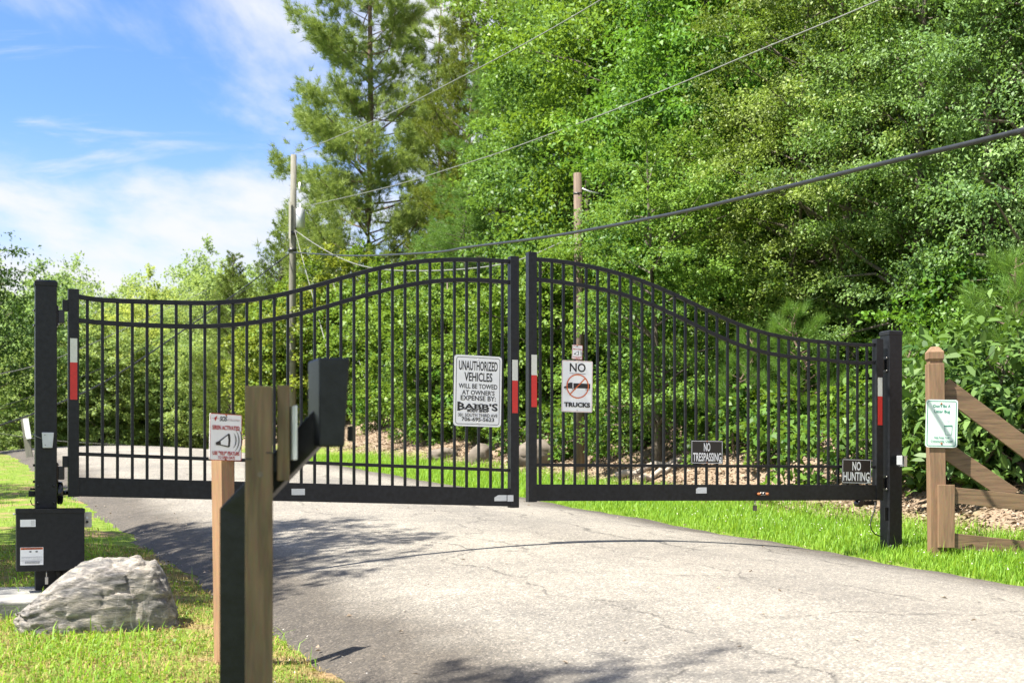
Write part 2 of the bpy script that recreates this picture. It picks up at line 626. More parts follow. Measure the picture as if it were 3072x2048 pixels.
class MB:
    """collects shapes into one mesh"""

    def __init__(s):
        s.v, s.f, s.sm = [], [], []

    def add(s, vs, fs, smooth=False):
        k = len(s.v)
        s.v += [tuple(p) for p in vs]
        s.f += [tuple(i + k for i in f) for f in fs]
        s.sm += [smooth] * len(fs)
        return s

    def box(s, c, d, ax=None):
        """centre, full size, optional 3 axes"""
        hx, hy, hz = d[0] / 2, d[1] / 2, d[2] / 2
        ax = ax or (Vector((1, 0, 0)), Vector((0, 1, 0)), Vector((0, 0, 1)))
        c = Vector(c)
        vs = [c + ax[0] * (sx * hx) + ax[1] * (sy * hy) + ax[2] * (sz * hz)
              for sz in (-1, 1) for sx, sy in ((-1, -1), (1, -1), (1, 1), (-1, 1))]
        return s.add(vs, [(3, 2, 1, 0), (4, 5, 6, 7), (0, 1, 5, 4), (1, 2, 6, 5), (2, 3, 7, 6), (3, 0, 4, 7)])

    def beam(s, a, b, w, h, up=Vector((0, 0, 1))):
        """square bar from a to b; w sideways, h along up"""
        a, b = Vector(a), Vector(b)
        x = (b - a)
        ln = x.length
        x.normalize()
        y = up.cross(x).normalized()
        z = x.cross(y)
        return s.box((a + b) / 2, (ln, w, h), (x, y, z))

    def tube(s, pts, rad, n=8, cap=True, smooth=True):
        pts = [Vector(p) for p in pts]
        if isinstance(rad, (int, float)):
            rad = [rad] * len(pts)
        vs, fs = [], []
        for i, p in enumerate(pts):
            d = (pts[min(i + 1, len(pts) - 1)] - pts[max(i - 1, 0)]).normalized()
            a = d.cross(Vector((0, 0, 1)))
            if a.length < 0.05:
                a = d.cross(Vector((1, 0, 0)))
            a.normalize()
            b = d.cross(a)
            for k in range(n):
                t = 2 * math.pi * k / n
                vs.append(p + (a * math.cos(t) + b * math.sin(t)) * rad[i])
        for i in range(len(pts) - 1):
            for k in range(n):
                fs.append((i * n + k, i * n + (k + 1) % n, (i + 1) * n + (k + 1) % n, (i + 1) * n + k))
        s.add(vs, fs, smooth)
        if cap:
            k0 = len(s.v) - len(vs)
            s.f.append(tuple(k0 + k for k in reversed(range(n))))
            s.sm.append(False)
            s.f.append(tuple(k0 + (len(pts) - 1) * n + k for k in range(n)))
            s.sm.append(False)
        return s

    def prism(s, poly, y0, y1):
        """polygon in x,z extruded along y"""
        n = len(poly)
        vs = [(x, y0, z) for x, z in poly] + [(x, y1, z) for x, z in poly]
        fs = [tuple(range(n)), tuple(reversed(range(n, 2 * n)))]
        fs += [(i, i + n, (i + 1) % n + n, (i + 1) % n) for i in range(n)]
        return s.add(vs, fs)

    def mesh(s, name, mat, bevel=0.0, seg=2):
        me = bpy.data.meshes.new(name)
        me.from_pydata(s.v, [], s.f)
        me.materials.append(MATS[mat])
        me.polygons.foreach_set('use_smooth', s.sm)
        bm = bmesh.new()
        bm.from_mesh(me)
        bmesh.ops.recalc_face_normals(bm, faces=bm.faces)
        if bevel:
            bmesh.ops.bevel(bm, geom=[e for e in bm.edges if e.is_manifold and e.calc_face_angle(0) > 0.5],
                            offset=bevel, segments=seg, profile=0.6, affect='EDGES')
        bm.to_mesh(me)
        bm.free()
        me.update()
        return me

    def build(s, name, mat, parent=None, bevel=0.0, seg=2):
        return link(name, s.mesh(name, mat, bevel, seg), parent)


def at(px, py, Y):
    return Vector(((px - CX) / F * Y, Y, CAMZ + (HY - py) / F * Y))


def np_mesh(name, verts, faces_n, mat, attrs=None, smooth=False):
    """verts (N*k,3), every face k consecutive vertices"""
    k = faces_n
    n = len(verts) // k
    me = bpy.data.meshes.new(name)
    me.vertices.add(len(verts))
    me.vertices.foreach_set('co', np.ascontiguousarray(verts, dtype=np.float32).ravel())
    me.loops.add(n * k)
    me.loops.foreach_set('vertex_index', np.arange(n * k, dtype=np.int32))
    me.polygons.add(n)
    me.polygons.foreach_set('loop_start', np.arange(0, n * k, k, dtype=np.int32))
    me.polygons.foreach_set('loop_total', np.full(n, k, dtype=np.int32))
    me.materials.append(MATS[mat])
    for nm, val in (attrs or {}).items():
        a = me.attributes.new(nm, 'FLOAT', 'FACE')
        a.data.foreach_set('value', np.ascontiguousarray(val, dtype=np.float32))
    me.update(calc_edges=True)
    me.validate()
    return me


def unit(a):
    return a / np.maximum(np.linalg.norm(a, axis=-1, keepdims=True), 1e-9)


def leaves(name, pos, d, nrm, L, Wd, mat, rng, six=False, tint=None):
    """one folded blade per leaf: 4-sided, or 6-sided for close ones"""
    d = unit(d)
    nrm = unit(nrm - d * np.sum(nrm * d, -1, keepdims=True))
    sd_ = np.cross(d, nrm)
    L = L[:, None]
    Wd = Wd[:, None]
    fold = nrm * Wd * 0.28
    if six:
        P = [pos, pos + d * L * .28 + sd_ * Wd * .46 + fold, pos + d * L * .68 + sd_ * Wd * .40 + fold * .8 - nrm * L * .04,
             pos + d * L - nrm * L * .14,
             pos + d * L * .68 - sd_ * Wd * .40 + fold * .8 - nrm * L * .04, pos + d * L * .28 - sd_ * Wd * .46 + fold]
    else:
        P = [pos, pos + d * L * .45 + sd_ * Wd * .5 + fold, pos + d * L - nrm * L * .1, pos + d * L * .45 - sd_ * Wd * .5 + fold]
    v = np.stack(P, 1).reshape(-1, 3)
    if tint is None:
        tint = rng.uniform(0, 1, len(pos))
    return np_mesh(name, v, len(P), mat, {'tint': tint})


# ------------------------------------------------------------------ terrain
def edge_r(y):
    return 4.1 - 0.427 * (y - 10.24)


def edge_l(y):
    return -0.9 - 0.4529 * (y - 6.73)


def base(y):
    y = np.asarray(y, dtype=float)
    t = np.maximum(y - 28, 0)
    tc_ = np.minimum(t, 62)
    return 0.058 * np.minimum(y, 28) + 0.058 * tc_ - 0.0013 * tc_ ** 2


def lump(x, y, s=1.0):
    return (np.sin(1.7 * s * x + 0.6 * s * y + 1.3) + np.sin(2.9 * s * y - 1.1 * s * x + 0.4) * .7
            + np.sin(5.1 * s * x + 3.3 * s * y + 2.0) * .4 + np.sin(7.7 * s * y - 6.1 * s * x) * .3) / 2.4


def zg(x, y):
    x = np.asarray(x, dtype=float)
    y = np.asarray(y, dtype=float)
    e = (x - edge_r(y)) * 0.92
    el = (edge_l(y) - x) * 0.91
    z = base(y)
    q = e - 1.9 + 0.35 * lump(x * .6, y * .6)
    soft = np.where(q > 6, q, np.log1p(np.exp(np.clip(q * 2.4, -30, 20))) / 2.4)
    bank = 0.40 * np.minimum(soft, 22)
    z = z + np.where(e > -0.5, bank, 0)
    z = z + np.where(e > 0, np.clip(e, 0, 4) / 4 * 0.10 * lump(x, y, 1.3), 0)
    z = z + np.where(el > 0, np.clip(el, 0, 3) / 3 * 0.05 * lump(x, y, 0.9), 0)
    z = z + np.where((e < 0) & (el < 0), -0.035, np.where(np.maximum(e, el) < 0.5, -0.02 + 0.05 * np.clip(np.maximum(e, el), 0, 0.5), 0.005))
    return z


def gz(x, y):
    return float(zg(x, y))


def axis(lo, hi, dlo, dhi, step, grow=1.13):
    a = list(np.arange(dlo, dhi, step))
    s = step
    p = a[-1]
    while p < hi:
        s *= grow
        p += s
        a.append(p)
    s = step
    p = a[0]
    pre = []
    while p > lo:
        s *= grow
        p -= s
        pre.append(p)
    return np.array(pre[::-1] + a)


def make_ground():
    xs = axis(-400, 400, -11, 13, 0.14)
    ys = axis(-60, 700, 3.5, 32, 0.16)
    X, Y = np.meshgrid(xs, ys)
    Z = zg(X, Y)
    nx, ny = len(xs), len(ys)
    v = np.stack([X, Y, Z], -1).reshape(-1, 3)
    i = np.arange((ny - 1) * (nx - 1))
    r, c = i // (nx - 1), i % (nx - 1)
    a = r * nx + c
    f = np.stack([a, a + 1, a + nx + 1, a + nx], 1).astype(np.int32)
    me = bpy.data.meshes.new('ground')
    me.vertices.add(len(v))
    me.vertices.foreach_set('co', v.astype(np.float32).ravel())
    me.loops.add(f.size)
    me.loops.foreach_set('vertex_index', f.ravel())
    me.polygons.add(len(f))
    me.polygons.foreach_set('loop_start', np.arange(0, f.size, 4, dtype=np.int32))
    me.polygons.foreach_set('loop_total', np.full(len(f), 4, dtype=np.int32))
    me.polygons.foreach_set('use_smooth', np.ones(len(f), dtype=bool))
    e = (X - edge_r(Y)) * 0.92
    el = (edge_l(Y) - X) * 0.91
    lit = np.clip((e - 1.75 + 0.5 * lump(X, Y, .8)) / 0.8, 0, 1)
    bare = np.clip(1.5 - el / 2.2, 0, 1) * (el > -0.4) + np.clip(1 - np.abs(e - 1.7) / .9, 0, .9) * (e > 0)
    for nm, val in (('litter', lit), ('bare', np.clip(bare, 0, 1))):
        at_ = me.attributes.new(nm, 'FLOAT', 'POINT')
        at_.data.foreach_set('value', val.ravel().astype(np.float32))
    me.materials.append(MATS['ground_soil'])
    me.update(calc_edges=True)
    tag(link('ground', me), kind='structure')


make_ground()


def make_road():
    ys = np.concatenate([np.arange(-12, 26, 0.12), np.arange(26, 110, 0.6)])
    nc = 25
    V, E, A_ = [], [], []
    for y in ys:
        w1 = 0.05 * math.sin(2.1 * y) + 0.035 * math.sin(5.3 * y + 1) + 0.02 * math.sin(13 * y)
        w2 = 0.07 * math.sin(1.7 * y + 2) + 0.05 * math.sin(4.1 * y) + 0.03 * math.sin(11 * y)
        xl, xr = edge_l(y) + w2, edge_r(y) + w1
        z = float(base(y))
        for k in range(nc):
            t = k / (nc - 1)
            crown_ = 0.23 * (1 - (2 * t - 1) ** 2)
            V.append((xl + (xr - xl) * t, y, z + crown_ - (0.03 if k in (0, nc - 1) else 0)))
            dr, dl = (1 - t) * 6.0, t * 6.0
            A_.append(dr)
            E.append(max(max(0, 1.1 - dr / 1.4), max(0, 1.35 - dl / 1.05)))
    fs = []
    for r in range(len(ys) - 1):
        for k in range(nc - 1):
            a = r * nc + k
            fs.append((a, a + 1, a + nc + 1, a + nc))
    me = bpy.data.meshes.new('road')
    me.from_pydata(V, [], fs)
    at_ = me.attributes.new('edge', 'FLOAT', 'POINT')
    at_.data.foreach_set('value', np.array(E, dtype=np.float32))
    at_ = me.attributes.new('across', 'FLOAT', 'POINT')
    at_.data.foreach_set('value', np.array(A_, dtype=np.float32))
    me.polygons.foreach_set('use_smooth', [True] * len(fs))
    me.materials.append(MATS['asphalt'])
    me.update()
    tag(link('road', me), kind='structure')


make_road()

# ------------------------------------------------------------------ text and printed marks
TXT = {}


def text_mesh(s, bold, italic=0.0):
    key = (s, bold, italic)
    if key in TXT:
        return TXT[key]
    cu = bpy.data.curves.new('lettering', 'FONT')
    cu.body = s
    cu.size = 1.0
    cu.offset = bold
    cu.shear = italic
    cu.resolution_u = 3
    o = bpy.data.objects.new('lettering', cu)
    COL.objects.link(o)
    dg = bpy.context.evaluated_depsgraph_get()
    me = bpy.data.meshes.new_from_object(o.evaluated_get(dg))
    v = np.empty(len(me.vertices) * 3, dtype=np.float32)
    me.vertices.foreach_get('co', v)
    v = v.reshape(-1, 3)
    f = [tuple(p.vertices) for p in me.polygons]
    bpy.data.objects.remove(o)
    bpy.data.meshes.remove(me)
    lo, hi = v.min(0), v.max(0)
    v = (v - lo) / np.maximum(hi - lo, 1e-6)
    TXT[key] = (v, f)
    return TXT[key]


class Sign:
    """flat panel standing in local x (right), z (up), facing -y; marks are given in fractions from the top left"""

    def __init__(s, name, label, loc, rz, w, h, mat, radius=0.02, thick=0.003, group=None, tilt=0.0, cat='sign', parent=None):
        s.w, s.h, s.y = w, h, -thick / 2
        s.layer = 0
        if parent is None:
            s.root = thing(name, label, cat, loc, rz, group)
            s.root.rotation_euler = (0, tilt, rz)
        else:
            s.root = bpy.data.objects.new(name, None)
        m = MB()
        m.prism(s.rrect(0, 0, 1, 1, radius), s.y, -s.y)
        m.build('panel', mat, s.root)

    def p(s, fx, fy):
        return ((fx - 0.5) * s.w, (0.5 - fy) * s.h)

    def rrect(s, x0, y0, x1, y1, r, n=5):
        ax, az = s.p(x0, y1)
        bx, bz = s.p(x1, y0)
        pts = []
        for cx_, cz_, a0 in ((bx - r, bz - r, 0), (ax + r, bz - r, 90), (ax + r, az + r, 180), (bx - r, az + r, 270)):
            for k in range(n + 1):
                a = R(a0 + 90 * k / n)
                pts.append((cx_ + r * math.cos(a), cz_ + r * math.sin(a)))
        return pts

    def dy(s):
        s.layer += 1
        return s.y - 0.0008 - 0.00025 * s.layer

    def text(s, st, x0, y0, x1, y1, mat, bold=0.0, italic=0.0, name='lettering', arch=0.0):
        v, f = text_mesh(st, bold, italic)
        y = s.dy()
        ax, az = s.p(x0, y1)
        bx, bz = s.p(x1, y0)
        out = []
        for q in v:
            zz = q[1]
            if arch:   # waisted lettering: tall at both ends, low in the middle
                t = (2 * q[0] - 1) ** 2
                zz = (q[1] * (1 - arch * (1 - t))) + (1 - t) * arch * 0.55
            out.append((ax + (bx - ax) * q[0], y, az + (bz - az) * zz))
        MB().add(out, f).build(name, mat, s.root)
        return s

    def rect(s, x0, y0, x1, y1, mat, name='bar', r=0.0):
        y = s.dy()
        poly = s.rrect(x0, y0, x1, y1, max(r, 0.0004), 3)
        MB().add([(a, y, b) for a, b in poly], [tuple(range(len(poly)))]).build(name, mat, s.root)
        return s

    def poly(s, pts, mat, name='mark'):
        y = s.dy()
        q = [s.p(a, b) for a, b in pts]
        MB().add([(a, y, b) for a, b in q], [tuple(range(len(q)))]).build(name, mat, s.root)
        return s

    def border(s, inset, th, r, mat, name='border'):
        y = s.dy()
        ix, iy = inset / s.w, inset / s.h
        a = s.rrect(ix, iy, 1 - ix, 1 - iy, r)
        tx, ty = (inset + th) / s.w, (inset + th) / s.h
        b = s.rrect(tx, ty, 1 - tx, 1 - ty, max(r - th, 0.001))
        n = len(a)
        MB().add([(p, y, q) for p, q in a + b], [(i, (i + 1) % n, n + (i + 1) % n, n + i) for i in range(n)]).build(name, mat, s.root)
        return s

    def arc(s, fx, fy, r, th, a0, a1, mat, name='ring', n=40, taper=False):
        y = s.dy()
        cx_, cz_ = s.p(fx, fy)
        vs = []
        for k in range(n + 1):
            t = k / n
            a = R(a0 + (a1 - a0) * t)
            w = th * (math.sin(math.pi * t) if taper else 1.0)
            for rr in (r - w / 2, r + w / 2):
                vs.append((cx_ + rr * math.cos(a), y, cz_ + rr * math.sin(a)))
        MB().add(vs, [(2 * k, 2 * k + 1, 2 * k + 3, 2 * k + 2) for k in range(n)]).build(name, mat, s.root)
        return s

    def disc(s, fx, fy, r, mat, name='dot', n=14):
        y = s.dy()
        cx_, cz_ = s.p(fx, fy)
        MB().add([(cx_ + r * math.cos(2 * math.pi * k / n), y, cz_ + r * math.sin(2 * math.pi * k / n)) for k in range(n)],
                 [tuple(range(n))]).build(name, mat, s.root)
        return s

    def screw(s, fx, fy, r=0.006, mat='bolt_steel'):
        x, z = s.p(fx, fy)
        m = MB()
        m.tube([(x, s.y + 0.001, z), (x, s.y - 0.003, z), (x, s.y - 0.0045, z)], [r, r, r * .5], 10)
        m.build('screw', mat, s.root)
        return s


# ------------------------------------------------------------------ the gate
class Line:
    """vertical plane of a gate leaf: u metres along it from its first upright"""

    def __init__(s, px0, Y0, px1, Y1):
        s.x0, s.y0 = (px0 - CX) / F * Y0, Y0
        x1, y1 = (px1 - CX) / F * Y1, Y1
        s.len = math.hypot(x1 - s.x0, y1 - s.y0)
        s.c, s.s = (x1 - s.x0) / s.len, (y1 - s.y0) / s.len
        s.ang = math.atan2(s.s, s.c)

    def u(s, px):
        k = (px - CX) / F
        return (k * s.y0 - s.x0) / (s.c - k * s.s)

    def uz(s, px, py):
        u = s.u(px)
        return u, CAMZ + (HY - py) / F * (s.y0 + u * s.s)

    def world(s, u, off=0.0):
        """off metres in front of the leaf (towards the road user)"""
        return s.x0 + u * s.c + off * s.s, s.y0 + u * s.s - off * s.c


LL = Line(220, F / 398.0, 1540, F / 348.0)
LR = Line(1594, F / 343.0, 2633, F / 308.0)


def curve_rail(line, pts, deg):
    uz = np.array([line.uz(*p) for p in pts])
    return np.polyfit(uz[:, 0], uz[:, 1], deg)


def sweep(u0, u1, zf, h, d, n=48):
    vs, fs = [], []
    for i in range(n + 1):
        u = u0 + (u1 - u0) * i / n
        z = zf(u)
        sl = (zf(u + .01) - zf(u - .01)) / .02
        nx, nz = -sl / math.hypot(1, sl), 1 / math.hypot(1, sl)
        for sz, sy in ((-1, -1), (1, -1), (1, 1), (-1, 1)):
            vs.append((u + nx * sz * h / 2, sy * d / 2, z + nz * sz * h / 2))
    for i in range(n):
        for k in range(4):
            fs.append((i * 4 + k, i * 4 + (k + 1) % 4, i * 4 + 4 + (k + 1) % 4, i * 4 + 4 + k))
    fs += [(0, 1, 2, 3), tuple(n * 4 + k for k in (3, 2, 1, 0))]
    return MB().add(vs, fs)


def reflective(root, u, z0, zm, z1, y, w=0.051):
    for nm, a, b, mt in (('red_reflector', z0, zm, 'tape_red'), ('white_reflector', zm + 0.0005, z1, 'tape_white')):
        m = MB()
        m.box((u, y, (a + b) / 2), (w, 0.0012, b - a))
        m.build(nm, mt, root)


def leaf_gate(name, label, line, st0, st1, top, second, low, beam_t, beam_b, pk, ntop, tapes):
    """st = (u centre, z top, z bottom)"""
    root = thing(name, label, 'gate', (line.x0, line.y0, gz(line.x0, line.y0)), line.ang)
    z0 = root.location.z
    sw, sdp = 0.078, 0.076
    for u, zt, zb in (st0, st1):
        m = MB()
        m.box((u, 0, (zt + zb) / 2 - z0), (sw, sdp, zt - zb))
        m.build('stile', 'black_paint', root, 0.004)
    a, b = st0[0] + sw / 2, st1[0] - sw / 2
    for cf in (top, second):
        sweep(a - 0.004, b + 0.004, lambda u: float(np.polyval(cf, u)) - z0, 0.034, 0.036).build('rail', 'black_paint', root, 0.0025, 1)
    zl = lambda u: low[0] + (low[1] - low[0]) * (u - a) / (b - a) - z0
    sweep(a - 0.004, b + 0.004, zl, 0.027, 0.034, 4).build('rail', 'black_paint', root, 0.0025, 1)
    bt = lambda u: beam_t[0] + (beam_t[1] - beam_t[0]) * (u - a) / (b - a) - z0
    bb = lambda u: beam_b[0] + (beam_b[1] - beam_b[0]) * (u - a) / (b - a) - z0
    vs = []
    for u in (a - 0.003, b + 0.003):
        for yy in (-0.03, 0.03):
            vs += [(u, yy, bb(u)), (u, yy, bt(u))]
    MB().add(vs, [(0, 1, 3, 2), (4, 6, 7, 5), (0, 4, 5, 1), (2, 3, 7, 6), (1, 5, 7, 3), (0, 2, 6, 4)]).build('bottom_beam', 'black_paint', root, 0.004)
    u0, u1, n = pk
    for k in range(n):
        u = u0 + (u1 - u0) * k / (n - 1)
        zt = float(np.polyval(top, u)) - z0
        zb = bt(u)
        m = MB()
        m.box((u, 0, (zt + zb) / 2), (0.0215, 0.0215, zt - zb))
        m.build('picket', 'black_paint', root, 0.0015, 1)
    for u, t0, tm, t1 in tapes:
        reflective(root, u, t0 - z0, tm - z0, t1 - z0, -sdp / 2 - 0.0012)
    return root, z0, bt, bb


lt = [(235, 890), (408, 904), (561, 910), (663, 906), (780, 896), (846, 882.5), (913, 867.6), (979, 849), (1045, 828),
      (1112, 810), (1178, 796), (1244, 787), (1311, 781), (1377, 779), (1443, 780), (1528, 785)]
l2 = [(235, 961), (408, 974), (561, 979), (663, 977), (780, 965), (846, 952), (913, 938), (979, 920), (1045, 900),
      (1112, 881.5), (1178, 865), (1244, 852), (1311, 843), (1377, 840), (1443, 841), (1528, 847)]
rt = [(1606, 778.3), (1662, 782.6), (1713, 789), (1764, 798.7), (1815, 811), (1866, 824), (1917, 840), (1968, 860), (2019, 881.6),
      (2070, 906), (2120, 932), (2139, 941), (2197, 967), (2256, 987), (2315, 1003), (2373, 1014.4), (2432, 1023), (2491, 1029), (2549, 1032), (2621, 1034)]
r2 = [(1606, 839), (1662, 844), (1713, 850.5), (1764, 860), (1815, 871.4), (1866, 884), (1917, 899.4), (1968, 918.6), (2019, 941),
      (2070, 968), (2120, 994), (2139, 1003), (2197, 1027.6), (2256, 1046), (2315, 1060), (2373, 1069.6), (2432, 1077.5), (2491, 1082.5), (2549, 1085.7), (2621, 1087)]


def Z(line, px, py):
    return line.uz(px, py)[1]


GL, GLz, GLbt, GLbb = leaf_gate(
    'gate_leaf', 'black metal gate leaf hinged on the post with the control box', LL,
    (0.0, Z(LL, 220, 868), Z(LL, 220, 1489)), (LL.len, Z(LL, 1540, 770), Z(LL, 1540, 1522)),
    curve_rail(LL, lt, 7), curve_rail(LL, l2, 7),
    (Z(LL, 235, 1361), Z(LL, 1528, 1410)), (Z(LL, 235, 1431), Z(LL, 1528, 1464)), (Z(LL, 235, 1488), Z(LL, 1528, 1518)),
    (LL.u(262), LL.u(1507), 32), 0,
    [(0.0, Z(LL, 219, 1199), Z(LL, 219, 1088), Z(LL, 219, 1016)), (LL.len, Z(LL, 1536, 1239), Z(LL, 1536, 1142), Z(LL, 1536, 1080))])
GR, GRz, GRbt, GRbb = leaf_gate(
    'gate_leaf', 'black metal gate leaf carrying the no trespassing sign', LR,
    (0.0, Z(LR, 1594, 757), Z(LR, 1594, 1505)), (LR.len, Z(LR, 2633, 1017), Z(LR, 2633, 1500)),
    curve_rail(LR, rt, 7), curve_rail(LR, r2, 7),
    (Z(LR, 1606, 1394), Z(LR, 2624, 1400)), (Z(LR, 1606, 1452), Z(LR, 2624, 1453)), (Z(LR, 1606, 1502), Z(LR, 2624, 1500)),
    (LR.u(1620.5), LR.u(2600.5), 32), 0,
    [(0.012, Z(LR, 1597, 1221), Z(LR, 1597, 1126), Z(LR, 1597, 1065)), (LR.len, Z(LR, 2634, 1275), Z(LR, 2634, 1189), Z(LR, 2634, 1133))])


def sticker(root, line, z0, px0, px1, py0, py1, mat, y, name='sticker', cut=0.0):
    (ua, za), (ub, zb) = line.uz(px0, py1), line.uz(px1, py0)
    c = (ub - ua) * cut
    MB().add([(ua, y, za - z0), (ub, y, za - z0), (ub, y, zb - z0), (ua + c, y, zb - z0), (ua, y, zb - c * .6 - z0)],
             [(0, 1, 2, 3, 4)]).build(name, mat, root)


sticker(GL, LL, GLz, 872, 912, 1465, 1484, 'sticker_grey', -0.0315)
sticker(GL, LL, GLz, 1479, 1516, 1484, 1502, 'sticker_grey', -0.0315, cut=0.3)
sticker(GL, LL, GLz, 1517, 1535, 1484, 1503, 'sticker_grey', -0.0395)
sticker(GR, LR, GRz, 2083, 2115, 1461, 1479, 'sticker_grey', -0.0315, cut=0.2)
sticker(GR, LR, GRz, 1608, 1639, 1468, 1485, 'black_tape', -0.0315, 'tape_patch')
sticker(GR, LR, GRz, 1592, 1605.5, 1468, 1486, 'black_tape', -0.0395, 'tape_patch')
# dark round plug marks on the two meeting stiles
for root, line, z0, px, py in ((GL, LL, GLz, 1540, 1028), (GR, LR, GRz, 1596, 1340)):
    u, z = line.uz(px, py)
    MB().tube([(u, -0.0385, z - z0), (u, -0.0400, z - z0)], 0.033, 18).build('plug', 'black_tape', root)
# rusty eye bolts with rings, and a padlock hanging under the beam
for px in (2270, 2294):
    u, z = LR.uz(px, 1481)
    m = MB()
    m.tube([(u, -0.028, z - GRz), (u, -0.055, z - GRz), (u, -0.066, z - GRz)], [0.014, 0.014, 0.006], 10)
    m.build('eye_bolt', 'rust', GR)
    px2 = px + (8 if px < 2280 else -8)
    u2, z2 = LR.uz(px2, 1480)
    m = MB()
    m.tube([(u2 + 0.013 * math.cos(a), -0.042, z2 - GRz + 0.013 * math.sin(a)) for a in np.linspace(0, 2 * math.pi, 15)], 0.0035, 6, cap=False)
    m.build('ring', 'bolt_steel', GR)
lkx, lky = LR.world(LR.u(2265), 0.0)
lock = thing('padlock', 'small dark padlock hanging below the gate beam over the grass', 'padlock', (lkx, lky, Z(LR, 2265, 1524)), LR.ang)
m = MB()
m.tube([(-.008, 0, .024), (-.008, 0, .060), (-.004, 0, .070), (.004, 0, .070), (.008, 0, .060), (.008, 0, .024)], .003, 6)
m.build('shackle', 'bolt_steel', lock)
MB().box((0, 0, .002), (.036, .018, .05)).build('lock_body', 'bark', lock, .003)

# ------------------------------------------------------------------ gate posts
PW = 0.152


def gate_post(label, cx, cy, ang, ztop, zbot):
    root = thing('gate_post', label, 'post', (cx, cy, zbot), ang)
    h = ztop - zbot
    m = MB()
    m.box((0, 0, (h - .03 - .35) / 2), (PW, PW, h - .03 + .35))
    m.build('post', 'black_paint', root, 0.008, 3)
    m = MB()
    hw = PW / 2 + .005
    m.add([(sx * hw, sy * hw, h - .045) for sx, sy in ((-1, -1), (1, -1), (1, 1), (-1, 1))] +
          [(sx * hw, sy * hw, h - .012) for sx, sy in ((-1, -1), (1, -1), (1, 1), (-1, 1))] +
          [(sx * hw * .8, sy * hw * .8, h) for sx, sy in ((-1, -1), (1, -1), (1, 1), (-1, 1))],
          [(3, 2, 1, 0), (0, 1, 5, 4), (1, 2, 6, 5), (2, 3, 7, 6), (3, 0, 4, 7), (4, 5, 9, 8), (5, 6, 10, 9), (6, 7, 11, 10), (7, 4, 8, 11), (8, 9, 10, 11)])
    m.build('cap', 'black_dusty', root, 0.003)
    return root


PU = LL.u(137)
lpx, lpy = LL.world(PU, 0.0)
PL = gate_post('tall black square post with the control box fixed to its front', lpx, lpy, LL.ang, Z(LL, 134, 843), gz(lpx, lpy))
rpx, rpy = LR.world(LR.len + 0.165, -0.012)
PR = gate_post('black square post beside the brown timber fence', rpx, rpy, LR.ang, CAMZ + (HY - 992) / F * 12.52, gz(rpx, rpy))


def hinge(root, side, z, name='hinge'):
    """side -1: leaf lies to local -x"""
    sgn = side
    x = sgn * (PW / 2)
    o = MB().box((x + sgn * .004, 0, z), (.008, .12, .155)).build(name, 'black_gloss', root, .004)
    MB().box((x + sgn * .032, -0.005, z + .0), (.048, .05, .10)).build('bearing', 'black_gloss', o, .006)
    MB().box((x + sgn * .062, -0.01, z + .085), (.04, .045, .085)).build('strap', 'black_paint', o, .003)
    for dy in (-.048, .048):
        for dz in (-.062, .062):
            m = MB()
            m.tube([(x + sgn * .008, dy, z + dz), (x + sgn * .017, dy, z + dz)], .009, 6)
            m.build('bolt', 'bolt_steel', o)


for py in (950, 1418):
    hinge(PL, 1, Z(LL, 175, py) - PL.location.z)
for py in (1092, 1448):
    hinge(PR, -1, CAMZ + (HY - py) / F * 12.45 - PR.location.z)
# bolts on the far side and front of the operator post
for py in (932, 977, 1395, 1444):
    zz = CAMZ + (HY - py) / F * 9.55 - PL.location.z
    MB().tube([(-PW / 2, 0, zz), (-PW / 2 - .014, 0, zz)], .010, 6).build('bolt', 'bolt_steel' if py < 1000 else 'black_gloss', PL)
for dx in (-.055, .055):
    for py in (1456, 1507):
        zz = CAMZ + (HY - py) / F * 9.5 - PL.location.z
        MB().tube([(dx, -PW / 2, zz), (dx, -PW / 2 - .010, zz), (dx, -PW / 2 - .013, zz)], [.010, .010, .006], 8).build('bolt', 'black_gloss', PL)
# pulley wheel of the gate operator between post and leaf, with its axle
zz = CAMZ + (HY - 1478) / F * 9.6 - PL.location.z
MB().tube([(PW / 2 + .004, .01, zz), (PW / 2 + .010, .01, zz), (PW / 2 + .040, .01, zz), (PW / 2 + .046, .01, zz)], [.075, .085, .085, .07], 24).build('pulley', 'black_gloss', PL)
MB().tube([(PW / 2 + .046, .01, zz), (-PU - .039, .01, zz)], .016, 10).build('axle', 'black_gloss', PL)
m = MB()
m.box((-PW / 2 - .022, 0, zz - .005), (.044, .05, .042))
m.tube([(-PW / 2, 0, zz + .03), (-PW / 2 - .035, 0, zz + .03)], .008, 8)
m.tube([(-PW / 2 - .02, -.01, zz - .03), (-PW / 2 - .03, -.01, zz - .06), (-PW / 2 - .02, -.01, zz - .085), (-PW / 2, -.01, zz - .095)], .004, 6)
m.build('limit_switch', 'black_dusty', PL, .001, 1)
# stop bracket low on the road-side post
m = MB()
m.box((-PW / 2 - .02, -.05, .36), (.035, .012, .13))
m.build('bracket', 'black_paint', PR, .002)
